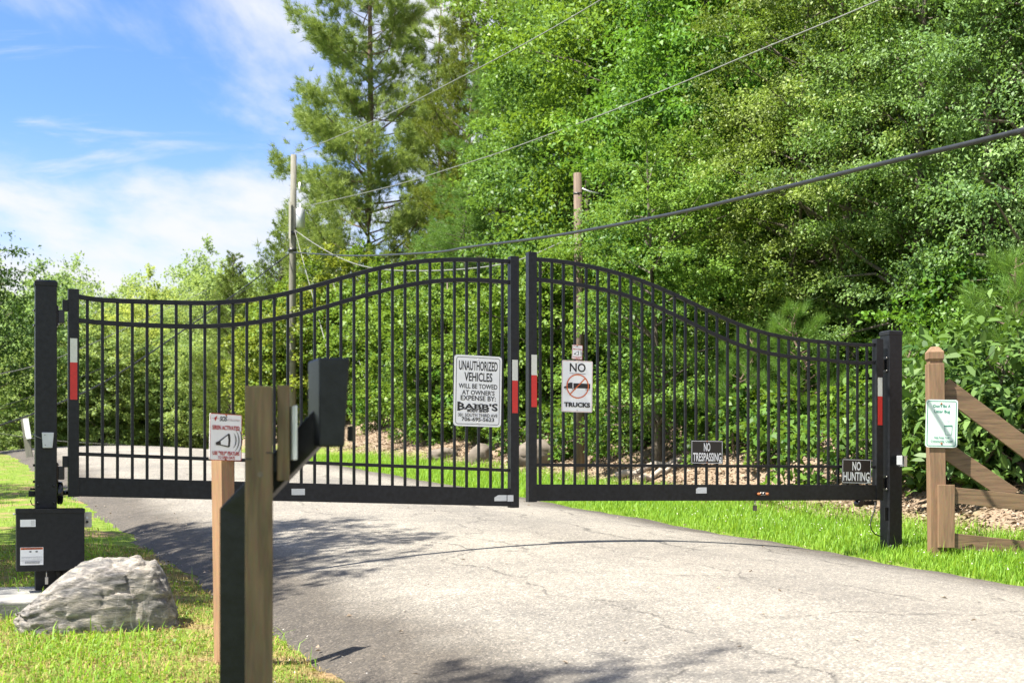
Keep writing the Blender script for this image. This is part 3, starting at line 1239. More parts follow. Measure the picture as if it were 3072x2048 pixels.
# safety edge unit under the leaf and its cable
zz = Z(LR, 2590, 1508) - GRz
m = MB()
m.box((LR.u(2600), 0.0, zz), (.20, .06, .045))
m.tube([(LR.u(2575), -.045, zz - .005), (LR.u(2575), .03, zz - .005)], .033, 16)
m.build('sensor_unit', 'black_gloss', GR, .004)
q0 = LR.world(LR.len - .03, .03)
q1 = (PR.location.x - .5 * PW * math.cos(LR.ang) + .05, PR.location.y - .09)
cab = [at(2625, 1506, 12.4), at(2626, 1520, 12.38), at(2618, 1545, 12.36), at(2611, 1568, 12.35), at(2614, 1588, 12.36), at(2626, 1602, 12.38), at(2645, 1608, 12.44)]
cm = MB()
cm.tube([cab[0]] + [Vector(cab[i]).lerp(cab[i + 1], t) for i in range(6) for t in (.33, .66, 1)], .006, 7)
tag(cm.build('sensor_cable', 'rubber'), 'black cable looping from the gate beam down to the post', 'cable')

# photo eyes on both posts
for lab, px0, px1, py0, py1, Y, post in (
        ('small white metal photo eye hood on the post above the control box', 126, 160, 1297, 1343, 9.50, PL),
        ('small grey metal photo eye hood on the post beside the timber fence', 2691, 2724, 1367, 1400, 12.42, PR)):
    c = at((px0 + px1) / 2, (py0 + py1) / 2, Y)
    w = (px1 - px0) / F * Y
    h = (py1 - py0) / F * Y
    pe = thing('photo_eye', lab, 'sensor', (c.x, c.y, c.z), LL.ang if post is PL else LR.ang + R(25))
    if post is PL:
        m = MB()
        m.add([(-w / 2, -.035, h / 2), (w / 2, -.035, h / 2), (w * .38, -.035, -h / 2), (-w * .42, -.035, -h / 2),
               (-w / 2, .03, h / 2), (w / 2, .03, h / 2), (w * .38, .03, -h / 2), (-w * .42, .03, -h / 2)],
              [(0, 1, 2, 3), (7, 6, 5, 4), (0, 4, 5, 1), (1, 5, 6, 2), (2, 6, 7, 3), (3, 7, 4, 0)])
        m.build('hood', 'aluminium', pe, .003)
        for sx, sz in ((-.25, .33), (-.22, -.33)):
            MB().tube([(w * sx, -.036, h * sz), (w * sx, -.0385, h * sz)], .003, 8).build('screw', 'ink_black', pe)
        m = MB()
        m.tube([(-w / 2, -.02, h * .1), (-w * .9, -.03, h * .22), (-w * 1.25, 0.0, h * .4)], .003, 6)
        m.build('cable', 'wire_grey', pe)
    else:
        m = MB()
        m.box((0, .004, h / 2), (w, .06, .004))
        m.box((w * .22, .004, 0), (w * .56, .05, h * .94))
        m.box((-w / 2 + .002, .004, .01), (.004, .06, h * .8))
        m.build('hood', 'aluminium', pe, .001, 1)
        MB().box((-w * .28, .012, -h * .05), (w * .42, .02, h * .8)).build('lens', 'ink_black', pe)
        MB().box((-w * .25, -.004, -h * .33), (w * .34, .012, h * .22)).build('lens_label', 'sign_white', pe)

# ------------------------------------------------------------------ control box on the left post
cbx, cby = LL.world(PU, PW / 2 + 0.105)
cb = thing('control_box', 'black steel gate operator box with a warning sticker and padlock', 'box', (cbx, cby, CAMZ + (HY - 1713) / F * 9.28), LL.ang)
bw, bh, bd = 0.468, 0.452, 0.20
MB().box((0.022, 0, bh / 2), (bw, bd, bh)).build('case', 'black_dusty', cb, .006)
MB().box((0.022, -0.002, bh - .016), (bw + .006, bd + .008, .032)).build('lid', 'black_dusty', cb, .003)
for x in (-.03, .12, .185):
    pass


def boxmark(x0, x1, z0, z1, mat, name, y=-bd / 2 - .0012):
    MB().add([(x0, y, z0), (x1, y, z0), (x1, y, z1), (x0, y, z1)], [(0, 1, 2, 3)]).build(name, mat, cb)


bl = 0.022 - bw / 2
boxmark(bl + .026, bl + .130, bh - .128, bh - .076, 'sign_white', 'nameplate')
for k in range(5):
    boxmark(bl + .098, bl + .125, bh - .119 + k * .008, bh - .1165 + k * .008, 'grey_text', 'printed_line', -bd / 2 - .002)
wl = Sign('warning_label', None, (0, 0, 0), 0, .157, .128, 'sign_white', .002, .001, parent=cb)
COL.objects.link(wl.root)
wl.root.parent = cb
wl.root.location = (bl + .026 + .0785, -bd / 2 - .0012, .111)
wl.rect(.02, .02, .98, .13, 'ink_orange', 'orange_bar')
wl.text('WARNING', .22, .035, .92, .115, 'ink_black', .03)
wl.poly([(.10, .115), (.19, .115), (.145, .03)], 'ink_black', 'hazard_triangle')
wl.poly([(.36, .24), (.48, .19), (.48, .28), (.42, .28)], 'ink_black', 'hand_mark')
wl.poly([(.64, .24), (.75, .19), (.75, .28), (.68, .28)], 'ink_black', 'hand_mark')
for k, (x0, x1) in enumerate(((.04, .96), (.04, .96), (.04, .52), (.56, .96), (.04, .96), (.04, .96), (.04, .96))):
    yy = (.53, .56, .61, .63, .69, .74, .78)[k]
    wl.rect(x0, yy, x1, yy + .012, 'grey_text', 'printed_line')
wl.rect(.2, .80, .84, .845, 'grey_text', 'printed_line')
wl.rect(.2, .875, .84, .915, 'grey_text', 'printed_line')
wl.rect(.06, .865, .96, .87, 'ink_black', 'printed_line')
# padlock, key switch, conduits
m = MB()
m.tube([(-.006, -.07, .01), (-.006, -.07, -.055)], .004, 8)
m.tube([(-.006, -.062, .01), (-.006, -.062, -.03)], .003, 8)
m.build('hasp_shackle', 'bolt_steel', cb)
MB().box((-.005, -.066, -.072), (.022, .018, .052)).build('padlock_body', 'bolt_steel', cb, .003)
for x in (.085, .125, .165):
    MB().tube([(x, .04, 0), (x, .04, -.04), (x, .04, -.045), (x, .04, -.09), (x, .04, -.42)], [.022, .022, .018, .018, .018], 10).build('conduit', 'rubber', cb)
m = MB()
m.tube([(bl, -.05, bh - .037), (bl - .022, -.05, bh - .037)], .006, 8)
m.build('antenna_plug', 'aluminium', cb)
ks = MB().box((0.022 + bw / 2 + .029, 0.01, bh - .086), (.056, .07, .112)).build('key_switch', 'pvc_beige', cb, .003)
for dz, r_, mt in ((.016, .0095, 'aluminium'), (-.014, .0095, 'ink_black')):
    x = 0.022 + bw / 2 + .024
    MB().tube([(x, -.025, bh - .086 + dz), (x, -.034, bh - .086 + dz)], r_, 12).build('button', mt, ks)

# ------------------------------------------------------------------ signs on the gate


def gate_sign(name, label, line, px0, px1, py0, py1, mat, radius, off=0.016, tilt=0.0):
    ua, ub = line.u(px0), line.u(px1)
    um = (ua + ub) / 2
    x, y = line.world(um, off)
    pm = (px0 + px1) / 2
    zt, zb = Z(line, pm, py0), Z(line, pm, py1)
    return Sign(name, label, (x, y, (zt + zb) / 2), line.ang, ub - ua, zt - zb, mat, radius, tilt=tilt)


sg = gate_sign('towing_sign', 'large white sign warning unauthorized vehicles will be towed', LL, 1360, 1502, 1067, 1279, 'sign_white', .028, tilt=R(1.0))
sg.border(.016, .0045, .024, 'ink_black')
sg.text('UNAUTHORIZED', .095, .078, .91, .213, 'ink_black', .02)
sg.text('VEHICLES', .21, .24, .80, .366, 'ink_black', .02)
sg.text('WILL BE TOWED', .095, .40, .91, .468, 'ink_black', .018)
sg.text("AT OWNER'S", .165, .49, .853, .556, 'ink_black', .018)
sg.text('EXPENSE BY:', .14, .567, .88, .637, 'ink_black', .018)
sg.text("BABB'S", .075, .66, .925, .785, 'ink_black', .03, arch=.42)
# slab serifs of the shop name
for x0, x1, yy in ((.072, .135, .664), (.072, .135, .779), (.235, .28, .757), (.325, .37, .757), (.39, .45, .682), (.39, .45, .757), (.535, .60, .682), (.535, .60, .757)):
    sg.rect(x0, yy - .004, x1, yy + .006, 'ink_black', 'serif')
sg.text('BODY SHOP', .28, .76, .74, .80, 'ink_black', .05)
sg.text('301 SOUTH THIRD AVE', .09, .818, .92, .866, 'ink_black', .01)
sg.text('706-695-5623', .165, .873, .85, .928, 'ink_black', .016)
sg.screw(.5, .055, .005).screw(.5, .945, .005)

sg = gate_sign('no_trucks_sign', 'white sign with a crossed out truck and the word trucks', LR, 1683, 1775, 1082, 1236, 'sign_white', .012, tilt=R(0.7))
sg.border(.004, .0022, .010, 'ink_orange')
sg.text('NO', .25, .05, .77, .222, 'ink_black', .02)
sg.rect(.24, .248, .77, .256, 'ink_black', 'underline')
sg.rect(.375, .44, .925, .535, 'ink_black', 'trailer')
sg.poly([(.19, .45), (.27, .43), (.345, .43), (.345, .545), (.19, .545)], 'ink_black', 'cab')
sg.poly([(.07, .515), (.19, .49), (.19, .545), (.07, .545)], 'ink_black', 'bonnet')
for x in (.13, .37, .42, .80, .88):
    sg.disc(x, .553, .0088, 'ink_black', 'wheel')
    sg.disc(x, .553, .0052, 'sign_white', 'wheel_hub')
sg.arc(.51, .4975, .103, .010, 0, 360, 'ink_orange', 'prohibition_ring', 56)
c45 = .103 * .72
cx_, cz_ = sg.p(.51, .4975)
y_ = sg.dy()
d_ = .005 * .707
MB().add([(cx_ - c45 - d_, y_, cz_ - c45 + d_), (cx_ - c45 + d_, y_, cz_ - c45 - d_), (cx_ + c45 + d_, y_, cz_ + c45 - d_), (cx_ + c45 - d_, y_, cz_ + c45 + d_)],
         [(0, 1, 2, 3)]).build('prohibition_bar', 'ink_orange', sg.root)
sg.text('TRUCKS', .075, .812, .925, .905, 'ink_black', .045)
sg.screw(.5, .03, .005).screw(.5, .965, .005)


def siren(sg):
    sg.border(.0, .0035, .009, 'ink_red')
    sg.text('SOS', .30, .055, .53, .16, 'ink_black', .03, .25)
    sg.poly([(.13, .10), (.22, .045), (.20, .12), (.16, .17)], 'ink_red', 'pulse_mark')
    sg.rect(.06, .105, .30, .112, 'ink_red', 'pulse_line')
    sg.rect(.54, .108, .94, .113, 'ink_red', 'pulse_line')
    sg.text('Siren-Operated Sensor', .53, .122, .93, .152, 'ink_black')
    sg.text('SIREN ACTIVATED', .075, .25, .925, .345, 'ink_red', .03)
    sg.poly([(.18, .62), (.28, .585), (.58, .415), (.62, .43), (.64, .56), (.62, .70), (.58, .715), (.30, .675), (.19, .675)], 'ink_black', 'megaphone')
    sg.poly([(.33, .59), (.55, .46), (.57, .56), (.56, .685), (.34, .66)], 'sign_white', 'megaphone_bell')
    for r_ in (.055, .075, .095):
        sg.arc(.56, .56, r_ * sg.w / .215, .006 * sg.w / .215, -55, 50, 'ink_black', 'sound_wave', 16, True)
    sg.text('USE "YELP" FEATURE', .085, .80, .925, .885, 'ink_red', .03)
    sg.text('TO OPEN GATE', .25, .905, .78, .967, 'ink_red', .03)
    sg.screw(.5, .03, .005, 'rust').screw(.5, .968, .005, 'rust')


sg = gate_sign('siren_sign', 'tiny red bordered siren sign above the crossed out truck sign', LR, 1714, 1745, 1035, 1078, 'sign_white', .008, tilt=R(2.5))
siren(sg)

sg = gate_sign('no_trespassing_sign', 'black no trespassing sign with white border', LR, 2070, 2166, 1320, 1391, 'sign_black', .003, tilt=R(0.3))
sg.border(.007, .004, .002, 'ink_white')
sg.text('NO', .40, .11, .60, .47, 'ink_white', .02)
sg.text('TRESPASSING', .065, .53, .945, .89, 'ink_white', .018)
sg.rect(.87, .885, .97, .975, 'sticker_grey', 'price_sticker')
sg.screw(.5, .045, .005, 'rust').screw(.5, .955, .005, 'rust')

sg = gate_sign('no_hunting_sign', 'black no hunting sign wired on beside the gate post', LR, 2517, 2605, 1376, 1450, 'sign_black', .003, off=.045, tilt=R(1.2))
sg.border(.007, .004, .002, 'ink_white')
sg.text('NO', .35, .11, .64, .47, 'ink_white', .02)
sg.text('HUNTING', .05, .53, .94, .89, 'ink_white', .02)
sg.rect(.86, .885, .95, .965, 'sticker_grey', 'price_sticker')
for fx in (0.02, .98):
    x, z = sg.p(fx, .03)
    MB().tube([(x - .012, 0, z + .003), (x, -.004, z), (x + .012, .004, z + .002)], .003, 5).build('wire_tie', 'black_tape', sg.root)

# ------------------------------------------------------------------ siren sign post in the verge
spx, spy = (672 - CX) / F * 7.18, 7.18
NRM = R(51.5)
sp = thing('sign_post', 'tan square timber post behind the siren sign', 'post', (spx + .008, spy, gz(spx, spy)), NRM)
ph = CAMZ + (HY - 1255) / F * 7.18 - gz(spx, spy)
m = MB()
m.box((0, 0, ph / 2 - .15), (.089, .089, ph + .3))
o = m.build('timber', 'wood_tan', sp, .003)
sp.rotation_euler = (0, R(-1.0), NRM)
nv = Vector((math.sin(NRM), -math.cos(NRM), 0))
c = at(659, 1311.5, 7.13) + nv * 0.052
sg = Sign('siren_sign', 'siren activated sign with a red border on the tan timber post', c, NRM, .222, .258, 'sign_white', .009, tilt=R(1.0))
siren(sg)

# ------------------------------------------------------------------ keypad stand and timber post near the camera
Yp = 4.17
x0, x1 = (737 - CX) / F * Yp, (818 - CX) / F * Yp
tp = thing('timber_post', 'weathered treated timber post standing against the black keypad stand', 'post', ((x0 + x1) / 2, Yp, gz((x0 + x1) / 2, Yp)), R(10))
hh = CAMZ + (HY - 1160) / F * Yp - tp.location.z
MB().box((0, 0, hh / 2 - .2), (.0875, .0875, hh + .4)).build('timber', 'wood_treated', tp, .003)
b = MB().box((.0875 / 2 + .034, .03, hh - .15), (.04, .09, .31)).build('batten', 'wood_treated', tp, .003)
MB().box((.0875 / 2 + .014, .03, hh - .25), (.02, .05, .05)).build('spacer', 'black_paint', tp)
z_ = hh + .0
MB().tube([(0.005, -.0438, hh - .285), (0.005, -.0445, hh - .285)], .009, 12).build('knot', 'bark', tp)
for xx, dz in ((-.034, -.235), (.034, -.215)):
    MB().box((xx, -.0442, hh + dz), (.022, .0015, .004)).build('saw_cut', 'ink_black', tp)
wp = Sign('notice_panel', 'white notice panel seen edge on beside the treated timber post', (tp.location.x + .110, Yp + .005, tp.location.z + hh - .15), R(-68), .10, .175, 'sign_white', .004, .004, cat='panel')

Yk = 4.36
kx0 = (668 - CX) / F * Yk
ks_ = thing('keypad_stand', 'black steel gooseneck keypad stand with a hooded box', 'keypad stand', (kx0 + .05, Yk, gz(kx0 + .05, Yk)), 0)
g0 = ks_.location


def K(px, py, Y=Yk):
    return at(px, py, Y) - g0


tw = .1
zc = K(668, 1523).z
e1 = K(943, 1228, Yk - .10)
# column and bent arm as one mitred square tube
prof = [(-.05, -.4), (-.05, zc)]
tx, tz = e1.x + .03, e1.z + .03
prof += [(tx, tz), (tx + .0, tz - .135), (.05, zc - .035), (.05, -.4)]
m = MB()
n = len(prof)
sh = lambda x: -.06 * max(0, x) / max(tx, .01)
vs = [(x, -.05 + sh(x), z) for x, z in prof] + [(x, .05 + sh(x), z) for x, z in prof]
fs = [(0, 1, 4, 5), (1, 2, 3, 4), (n + 5, n + 4, n + 1, n + 0), (n + 4, n + 3, n + 2, n + 1)] + [(i, i + n, (i + 1) % n + n, (i + 1) % n) for i in range(n)]
m.add(vs, fs)
m.build('gooseneck', 'black_paint', ks_, .006)
MB().tube([K(716, 1640) + Vector((0, -.051, 0)), K(716, 1640) + Vector((0, -.053, 0))], .005, 10).build('bolt_hole', 'rust', ks_)
# hood: a tapering case, open towards the driver's side
Yh = 4.18
A, B = K(957, 1072, Yh), K(1050, 1072, Yh)
C, D = K(1034, 1341, Yh), K(958, 1341, Yh)
bk = Vector((-.062, .16, .0))
hv = [A, B, C, D, A + bk, B + bk + Vector((.02, 0, 0)), C + bk + Vector((.02, 0, .01)), D + bk + Vector((.0, 0, .01))]
m = MB()
m.add(hv, [(0, 1, 2, 3), (7, 6, 5, 4), (0, 4, 5, 1), (1, 5, 6, 2), (2, 6, 7, 3), (3, 7, 4, 0)])
m.build('hood', 'black_paint', ks_, .008, 3)
vis = MB()
vis.add([B + Vector((0, 0, 0)), C, C + Vector((.006, .1, -.0)), B + Vector((.008, .1, 0))], [(0, 1, 2, 3)])
kp = MB().box((B + C) / 2 + Vector((.0, .10, -.10)), (.02, .06, .05)).build('keypad', 'black_dusty', ks_, .003)

# ------------------------------------------------------------------ timber fence on the right
Yf = 12.0
fc = at(2811, 1672, Yf)
fe = thing('timber_fence', 'brown stained timber fence with diagonal braces beside the gate post', 'fence', (fc.x, Yf, gz(fc.x, Yf)), R(-4))
fz = fe.location.z


def Fp(px, py, dY=0.0):
    v = at(px, py, Yf + dY) - Vector((fc.x, Yf, fz))
    a = R(4)
    return Vector((v.x * math.cos(a) - v.y * math.sin(a), v.x * math.sin(a) + v.y * math.cos(a), v.z))


pw = .143
htop = CAMZ + (HY - 1040) / F * Yf - fz


def fence_post(px_, h, name='post'):
    m = MB()
    m.box((px_, 0, (h - .16 - .3) / 2), (pw, pw, h - .16 + .3))
    m.box((px_, 0, h - .152), (pw * .84, pw * .84, .03))
    hw = pw / 2
    ring = lambda k, z: [(px_ + sx * hw * k, sy * hw * k, z) for sx, sy in ((-1, -1), (1, -1), (1, 1), (-1, 1))]
    m.add(ring(.84, h - .138) + ring(1, h - .115) + ring(1, h - .052) + ring(.45, h),
          [(3, 2, 1, 0)] + [(a + i, a + (i + 1) % 4, a + 4 + (i + 1) % 4, a + 4 + i) for a in (0, 4, 8) for i in range(4)] + [(12, 13, 14, 15)])
    o = m.build(name, 'wood_brown', fe, .004)
    o.rotation_euler = (0, R(-.7), 0)
    return o


fence_post(0, htop)
fence_post(2.55, htop - .1)
yf = -pw / 2


def board(a, b, w, th, y, name):
    """flat board in the fence plane from a to b (local x,z)"""
    a, b = Vector((a[0], y, a[1])), Vector((b[0], y, b[1]))
    m = MB()
    m.beam(a, b, th, w)
    return m.build(name, 'wood_brown_rail', fe, .003)


def fz_(px, py):
    v = Fp(px, py)
    return v.x, v.z


ax_, az_ = fz_(2851, 1483)
bx_, bz_ = fz_(3072, 1507)
sl = (bz_ - az_) / (bx_ - ax_)
board((ax_ - .02, az_), (2.62, az_ + sl * (2.62 - ax_)), .148, .038, yf - .02, 'rail')
ax_, az_ = fz_(2853, 1619)
board((ax_ - .02, az_), (2.62, az_ + sl * (2.62 - ax_)), .140, .038, yf - .02, 'rail')
cx0, cz0 = fz_(2829, 1640)
cx1, cz1 = fz_(2829, 1453)
MB().box(((cx0 + cx1) / 2, yf - .03, (cz0 + cz1) / 2), (.145, .06, cz1 - cz0)).build('cleat', 'wood_brown', fe, .004)
p0, p1 = fz_(2830, 1157), fz_(3085, 1353)
board(p0, (p0[0] + (p1[0] - p0[0]) * 1.9, p0[1] + (p1[1] - p0[1]) * 1.9), .175, .04, .02, 'brace')
p0, p1 = fz_(2830, 1345), fz_(3035, 1488)
board(p0, p1, .155, .04, .012, 'brace')

v = Fp(2817.5, 1271)
ls_rot = fe.rotation_euler.z
lw, lh = 93 / F * Yf, 142 / F * Yf
lw_ = Vector((v.x + .0, yf - .012, v.z))
lwx = fc.x + lw_.x * math.cos(R(-4)) - lw_.y * math.sin(R(-4))
lwy = Yf + lw_.x * math.sin(R(-4)) + lw_.y * math.cos(R(-4))
sg = Sign('litter_sign', 'white sign with green lettering and border on the brown fence post', (lwx, lwy, fz + lw_.z), R(-4), lw, lh, 'sign_white_worn', .024, tilt=R(1.2))
sg.border(.012, .006, .018, 'ink_green')
sg.text("Don't Be A", .23, .10, .77, .165, 'ink_green', .022)
sg.text('Litter Bug', .265, .215, .755, .295, 'ink_green', .022)
# the litter bin of the drawing, with a bit of crumpled paper above it
for a, b_ in (((.60, .555), (.615, .73)), ((.83, .555), (.82, .73))):
    sg.poly([(a[0] - .006, a[1]), (a[0] + .006, a[1]), (b_[0] + .006, b_[1]), (b_[0] - .006, b_[1])], 'ink_green', 'bin_side')
sg.poly([(.58, .54), (.84, .53), (.84, .55), (.58, .56)], 'ink_green', 'bin_rim')
sg.rect(.61, .728, .825, .736, 'ink_green', 'bin_foot')
sg.arc(.71, .45, .008, .002, 0, 360, 'ink_green', 'paper_ball', 12)
sg.text('Help Keep Your', .27, .77, .76, .825, 'ink_green', .02)
sg.text('Community Clean!', .165, .845, .855, .905, 'ink_green', .025)
sg.screw(.48, .085, .009, 'rust').screw(.51, .92, .010, 'rust')

# ------------------------------------------------------------------ concrete pad
pc = LL.world(-0.42, 0.32)
pad = MB()
zt = gz(pc[0], pc[1]) + .0
pad.box((0, 0, -.07), (1.25, 1.25, .26))
po = pad.build('concrete_pad', 'concrete', None, .012, 2)
po.location = (pc[0], pc[1], gz(lpx, lpy) + .0)
po.rotation_euler = (0, 0, LL.ang - R(5))
tag(po, 'pale concrete footing slab under the control box post', 'concrete pad')


# ------------------------------------------------------------------ boulders
def boulder(name, label, loc, dims, rz, mat, seed, prof=None, sub=5, rough=1.0, group=None):
    bm = bmesh.new()
    bmesh.ops.create_icosphere(bm, subdivisions=sub, radius=1.0)
    off = Vector((seed * 3.1, seed * 1.7, seed * .9))
    for vtx in bm.verts:
        p = vtx.co.copy()
        # flatten into facets, then strata ledges and grain
        k = mnoise.noise(p * 1.1 + off) * .16 + mnoise.noise(p * 2.3 + off) * .06
        st = mnoise.noise(Vector((p.x * 1.2 + p.z * .5, p.y * 1.2, (p.z - .32 * p.x) * 9)) + off) * .038
        gr = mnoise.noise(Vector((p.x * 5, p.y * 5, p.z * 14)) + off) * .034 + mnoise.noise(Vector((p.x * 13, p.y * 13, p.z * 30)) + off) * .016
        cell = mnoise.voronoi(p * 1.9 + off)[0]
        gr -= .10 * max(0.0, .12 - (cell[1] - cell[0])) / .12 * .5
        q = p * (1 + (k + st + gr) * rough)
        if prof:
            q = prof(q)
        vtx.co = Vector((q.x * dims[0], q.y * dims[1], q.z * dims[2]))
    for f_ in bm.faces:
        f_.smooth = True
    me = bpy.data.meshes.new(name)
    bm.to_mesh(me)
    bm.free()
    me.materials.append(MATS[mat])
    o = link(name, me)
    o.location = loc
    o.rotation_euler = (0, 0, rz)
    return tag(o, label, 'boulder', group)


def prof_main(q):
    # a ramp rising from a thin left foot to a long flat top and a blunt right shoulder
    x = max(-.999, min(.999, q.x))
    T = float(np.interp(x, (-1, -.8, -.5, -.2, .05, .3, .55, .75, .9, 1), (.10, .27, .56, .82, .97, 1.0, .97, .84, .55, .2)))
    z = q.z
    if z > 0:
        z = min(1.06, z / max(math.sqrt(1 - x * x), .32)) * T
        z = z ** .8 if z < 1 else z
    y = q.y
    if y < -.45:
        y = -.45 + (y + .45) * .35
    return Vector((q.x, y, z))


bx, by = (292 - CX) / F * 8.35, 8.35
boulder('boulder', 'grey layered boulder with white veins in front of the control box', (bx, by, gz(bx, by) + .02), (.48, .42, .45), R(14), 'rock_gneiss', 2, prof_main, 6)


def ground_at(px, py):
    """where the sight line through a photo point meets the terrain"""
    lo = 4.0
    for Y in np.arange(5, 80, .05):
        if CAMZ + (HY - py) / F * Y <= gz((px - CX) / F * Y, Y):
            return (px - CX) / F * Y, Y
    return (px - CX) / F * 60, 60


for lab, px, py, dm, sd_, rz in (
        ('pale weathered rock slab half buried in the bank behind the gate gap', 1610, 1400, (.6, .5, .36), 5, .3),
        ('rounded brown rock under the shrubs beyond the towing sign', 1440, 1392, (.3, .28, .34), 9, 1.2),
        ('low brown rock at the shady foot of the bank beyond the towing sign', 1325, 1382, (.36, .3, .2), 13, .4)):
    X, Y = ground_at(px, py)
    boulder('boulder', lab, (X, Y + .4, gz(X, Y + .4) + .05), dm, rz, 'stone_far', sd_, None, 4, 1.3, 'rocks on the wooded bank')


def log_(lab, p0, p1, r0, r1):
    (x0, y0), (x1, y1) = ground_at(*p0), ground_at(*p1)
    m = MB()
    pts = []
    for k in range(9):
        t = k / 8
        x, y = x0 + (x1 - x0) * t, y0 + (y1 - y0) * t
        pts.append((x, y, gz(x, y) + .06 + .04 * math.sin(k * 2.1)))
    m.tube(pts, [r0 + (r1 - r0) * k / 8 for k in range(9)], 8)
    tag(m.build('fallen_log', 'dead_wood'), lab, 'log', 'fallen branches on the bank')


log_('long bare fallen log on the litter bank behind the gate', (1850, 1440), (2085, 1385), .07, .04)
log_('pale forked fallen limb beside the long log on the bank', (1920, 1450), (2040, 1405), .055, .035)

# ------------------------------------------------------------------ poles and cables
Yu = 45.0
ux = (876 - CX) / F * Yu
pole = thing('utility_pole', 'tall grey wooden utility pole carrying transformer and cables', 'pole', (ux, Yu, gz(ux, Yu)))
zt = CAMZ + (HY - 465) / F * Yu - pole.location.z
m = MB()
m.tube([(0, 0, -.5), (0.0, 0, zt * .33), (.03, 0, zt * .66), (.06, 0, zt)], [.155, .14, .12, .10], 14)
m.build('shaft', 'pole_wood', pole)
tz = CAMZ + (HY - 655) / F * Yu - pole.location.z
m = MB()
m.tube([(.30, -.05, tz - .36), (.30, -.05, tz - .34), (.30, -.05, tz + .30), (.30, -.05, tz + .34)], [.13, .16, .16, .1], 14)
m.build('transformer', 'aluminium', pole)
m = MB()
m.tube([(.30, -.05, tz + .34), (.30, -.05, tz + .40), (.30, -.05, tz + .5)], [.05, .03, .02], 8)
m.tube([(.28, -.05, tz + .9), (.28, -.05, tz + 1.25)], [.035, .035], 8)
m.build('insulator', 'sign_white', pole)
m = MB()
m.box((-.05, -.15, tz - .1), (.07, .05, 1.3))
m.build('conduit_cover', 'pvc_beige', pole)
for zz in (tz - 1.18, tz - .6):
    MB().tube([(.02, 0, zz), (.02, 0, zz + .12)], .148, 14).build('band', 'cable', pole)

X, Y = 1.22, 22.7
sp2 = thing('service_pole', 'short brown wooden service pole standing behind the truck sign', 'pole', (X, Y, gz(X, Y)), 0)
zt2 = CAMZ + (HY - 520) / F * Y - sp2.location.z
m = MB()
m.tube([(.0, 0, -.4), (-.02, 0, zt2 * .5), (-.06, 0, zt2)], [.095, .085, .072], 14)
m.build('shaft', 'pole_wood_dark', sp2)
for zz, r_ in ((zt2 - .38, .078), (zt2 - 1.28, .082)):
    MB().tube([(-.055, 0, zz), (-.055, 0, zz + .03)], r_, 12).build('band', 'cable', sp2)
m = MB()
m.tube([(-.0, -.03, zt2 - .27), (.15, -.03, zt2 - .33), (.32, 0, zt2 - .36)], .014, 6)
m.build('bracket', 'aluminium', sp2)


def span(name, label, pts, r, mat, group='overhead lines', cat='cable', sub=6, on=0.0):
    """smooth line through 3-D points, carried on past the last one"""
    P = [Vector(p) for p in pts]
    if on:
        P.append(P[-1] + (P[-1] - P[-2]).normalized() * on)
    out = []
    for i in range(len(P) - 1):
        a, b_, c_, d_ = P[max(i - 1, 0)], P[i], P[i + 1], P[min(i + 2, len(P) - 1)]
        for k in range(sub):
            t = k / sub
            out.append(.5 * ((2 * b_) + (c_ - a) * t + (2 * a - 5 * b_ + 4 * c_ - d_) * t * t + (3 * b_ - a - 3 * c_ + d_) * t ** 3))
    out.append(P[-1])
    m = MB()
    m.tube(out, r, 8)
    return tag(m.build(name, mat), label, cat, group)


def on_plan(px, py, a, b):
    """photo point on the vertical plane through plan points a-b"""
    k = (px - CX) / F
    t = (a[0] - k * a[1]) / ((a[0] - b[0]) - k * (a[1] - b[1]))
    Y = a[1] + (b[1] - a[1]) * t
    return at(px, py, Y)


UA, UB = (ux, Yu), (3.6, 9.0)
span('cable', 'thick dark bundled cable sweeping up over the gate from the utility pole',
     [on_plan(px, py, UA, UB) for px, py in ((880, 757), (1000, 765), (1100, 767), (1300, 757), (1400, 742), (1560, 722), (1725, 697), (2000, 645), (2200, 600), (2600, 502), (3072, 390), (3500, 270))], .021, 'cable', on=14)
UB2 = (6.5, 12.5)
span('wire', 'thin pale wire rising from the top of the utility pole',
     [on_plan(px, py, UA, UB2) for px, py in ((886, 458), (918, 449), (1150, 350), (1367, 240), (1550, 145), (1803, 0), (2300, -310))], .012, 'wire_grey', cat='wire', on=14)
span('wire', 'thin pale wire leaving the utility pole below the transformer',
     [on_plan(px, py, UA, UB2) for px, py in ((880, 627), (1150, 565), (1400, 490), (1560, 436), (1920, 300), (2300, 142), (2640, 0), (3100, -210))], .011, 'wire_grey', cat='wire', on=14)
for lab, pts, r_ in (
        ('dark cable running down from the utility pole beyond the gate', ((866, 762, 45), (760, 842, 43), (647, 923, 41), (357, 1120, 36), (170, 1212, 33), (0, 1275, 31), (-200, 1330, 29)), .022),
        ('thin faint wire sagging through the far trees behind the gate', ((860, 800, 45), (620, 935, 43), (400, 1060, 40), (170, 1160, 37), (0, 1220, 35), (-150, 1260, 33)), .010)):
    span('cable', lab, [at(*p) for p in pts], r_, 'cable')
for lab, pts, r_ in (
        ('lowest pale wire sloping behind the tall black post', ((-80, 1135, 35), (100, 1098, 38), (300, 1020, 42), (620, 870, 60)), .012),
        ('pale wire drooping low over the road crest behind the gate', ((-80, 1285, 30), (80, 1312, 33), (230, 1326, 36), (340, 1332, 40), (420, 1340, 44)), .010)):
    span('wire', lab, [at(*p) for p in pts], r_, 'wire_grey', cat='wire')
gx, gy = (1215 - CX) / F * 40, 40
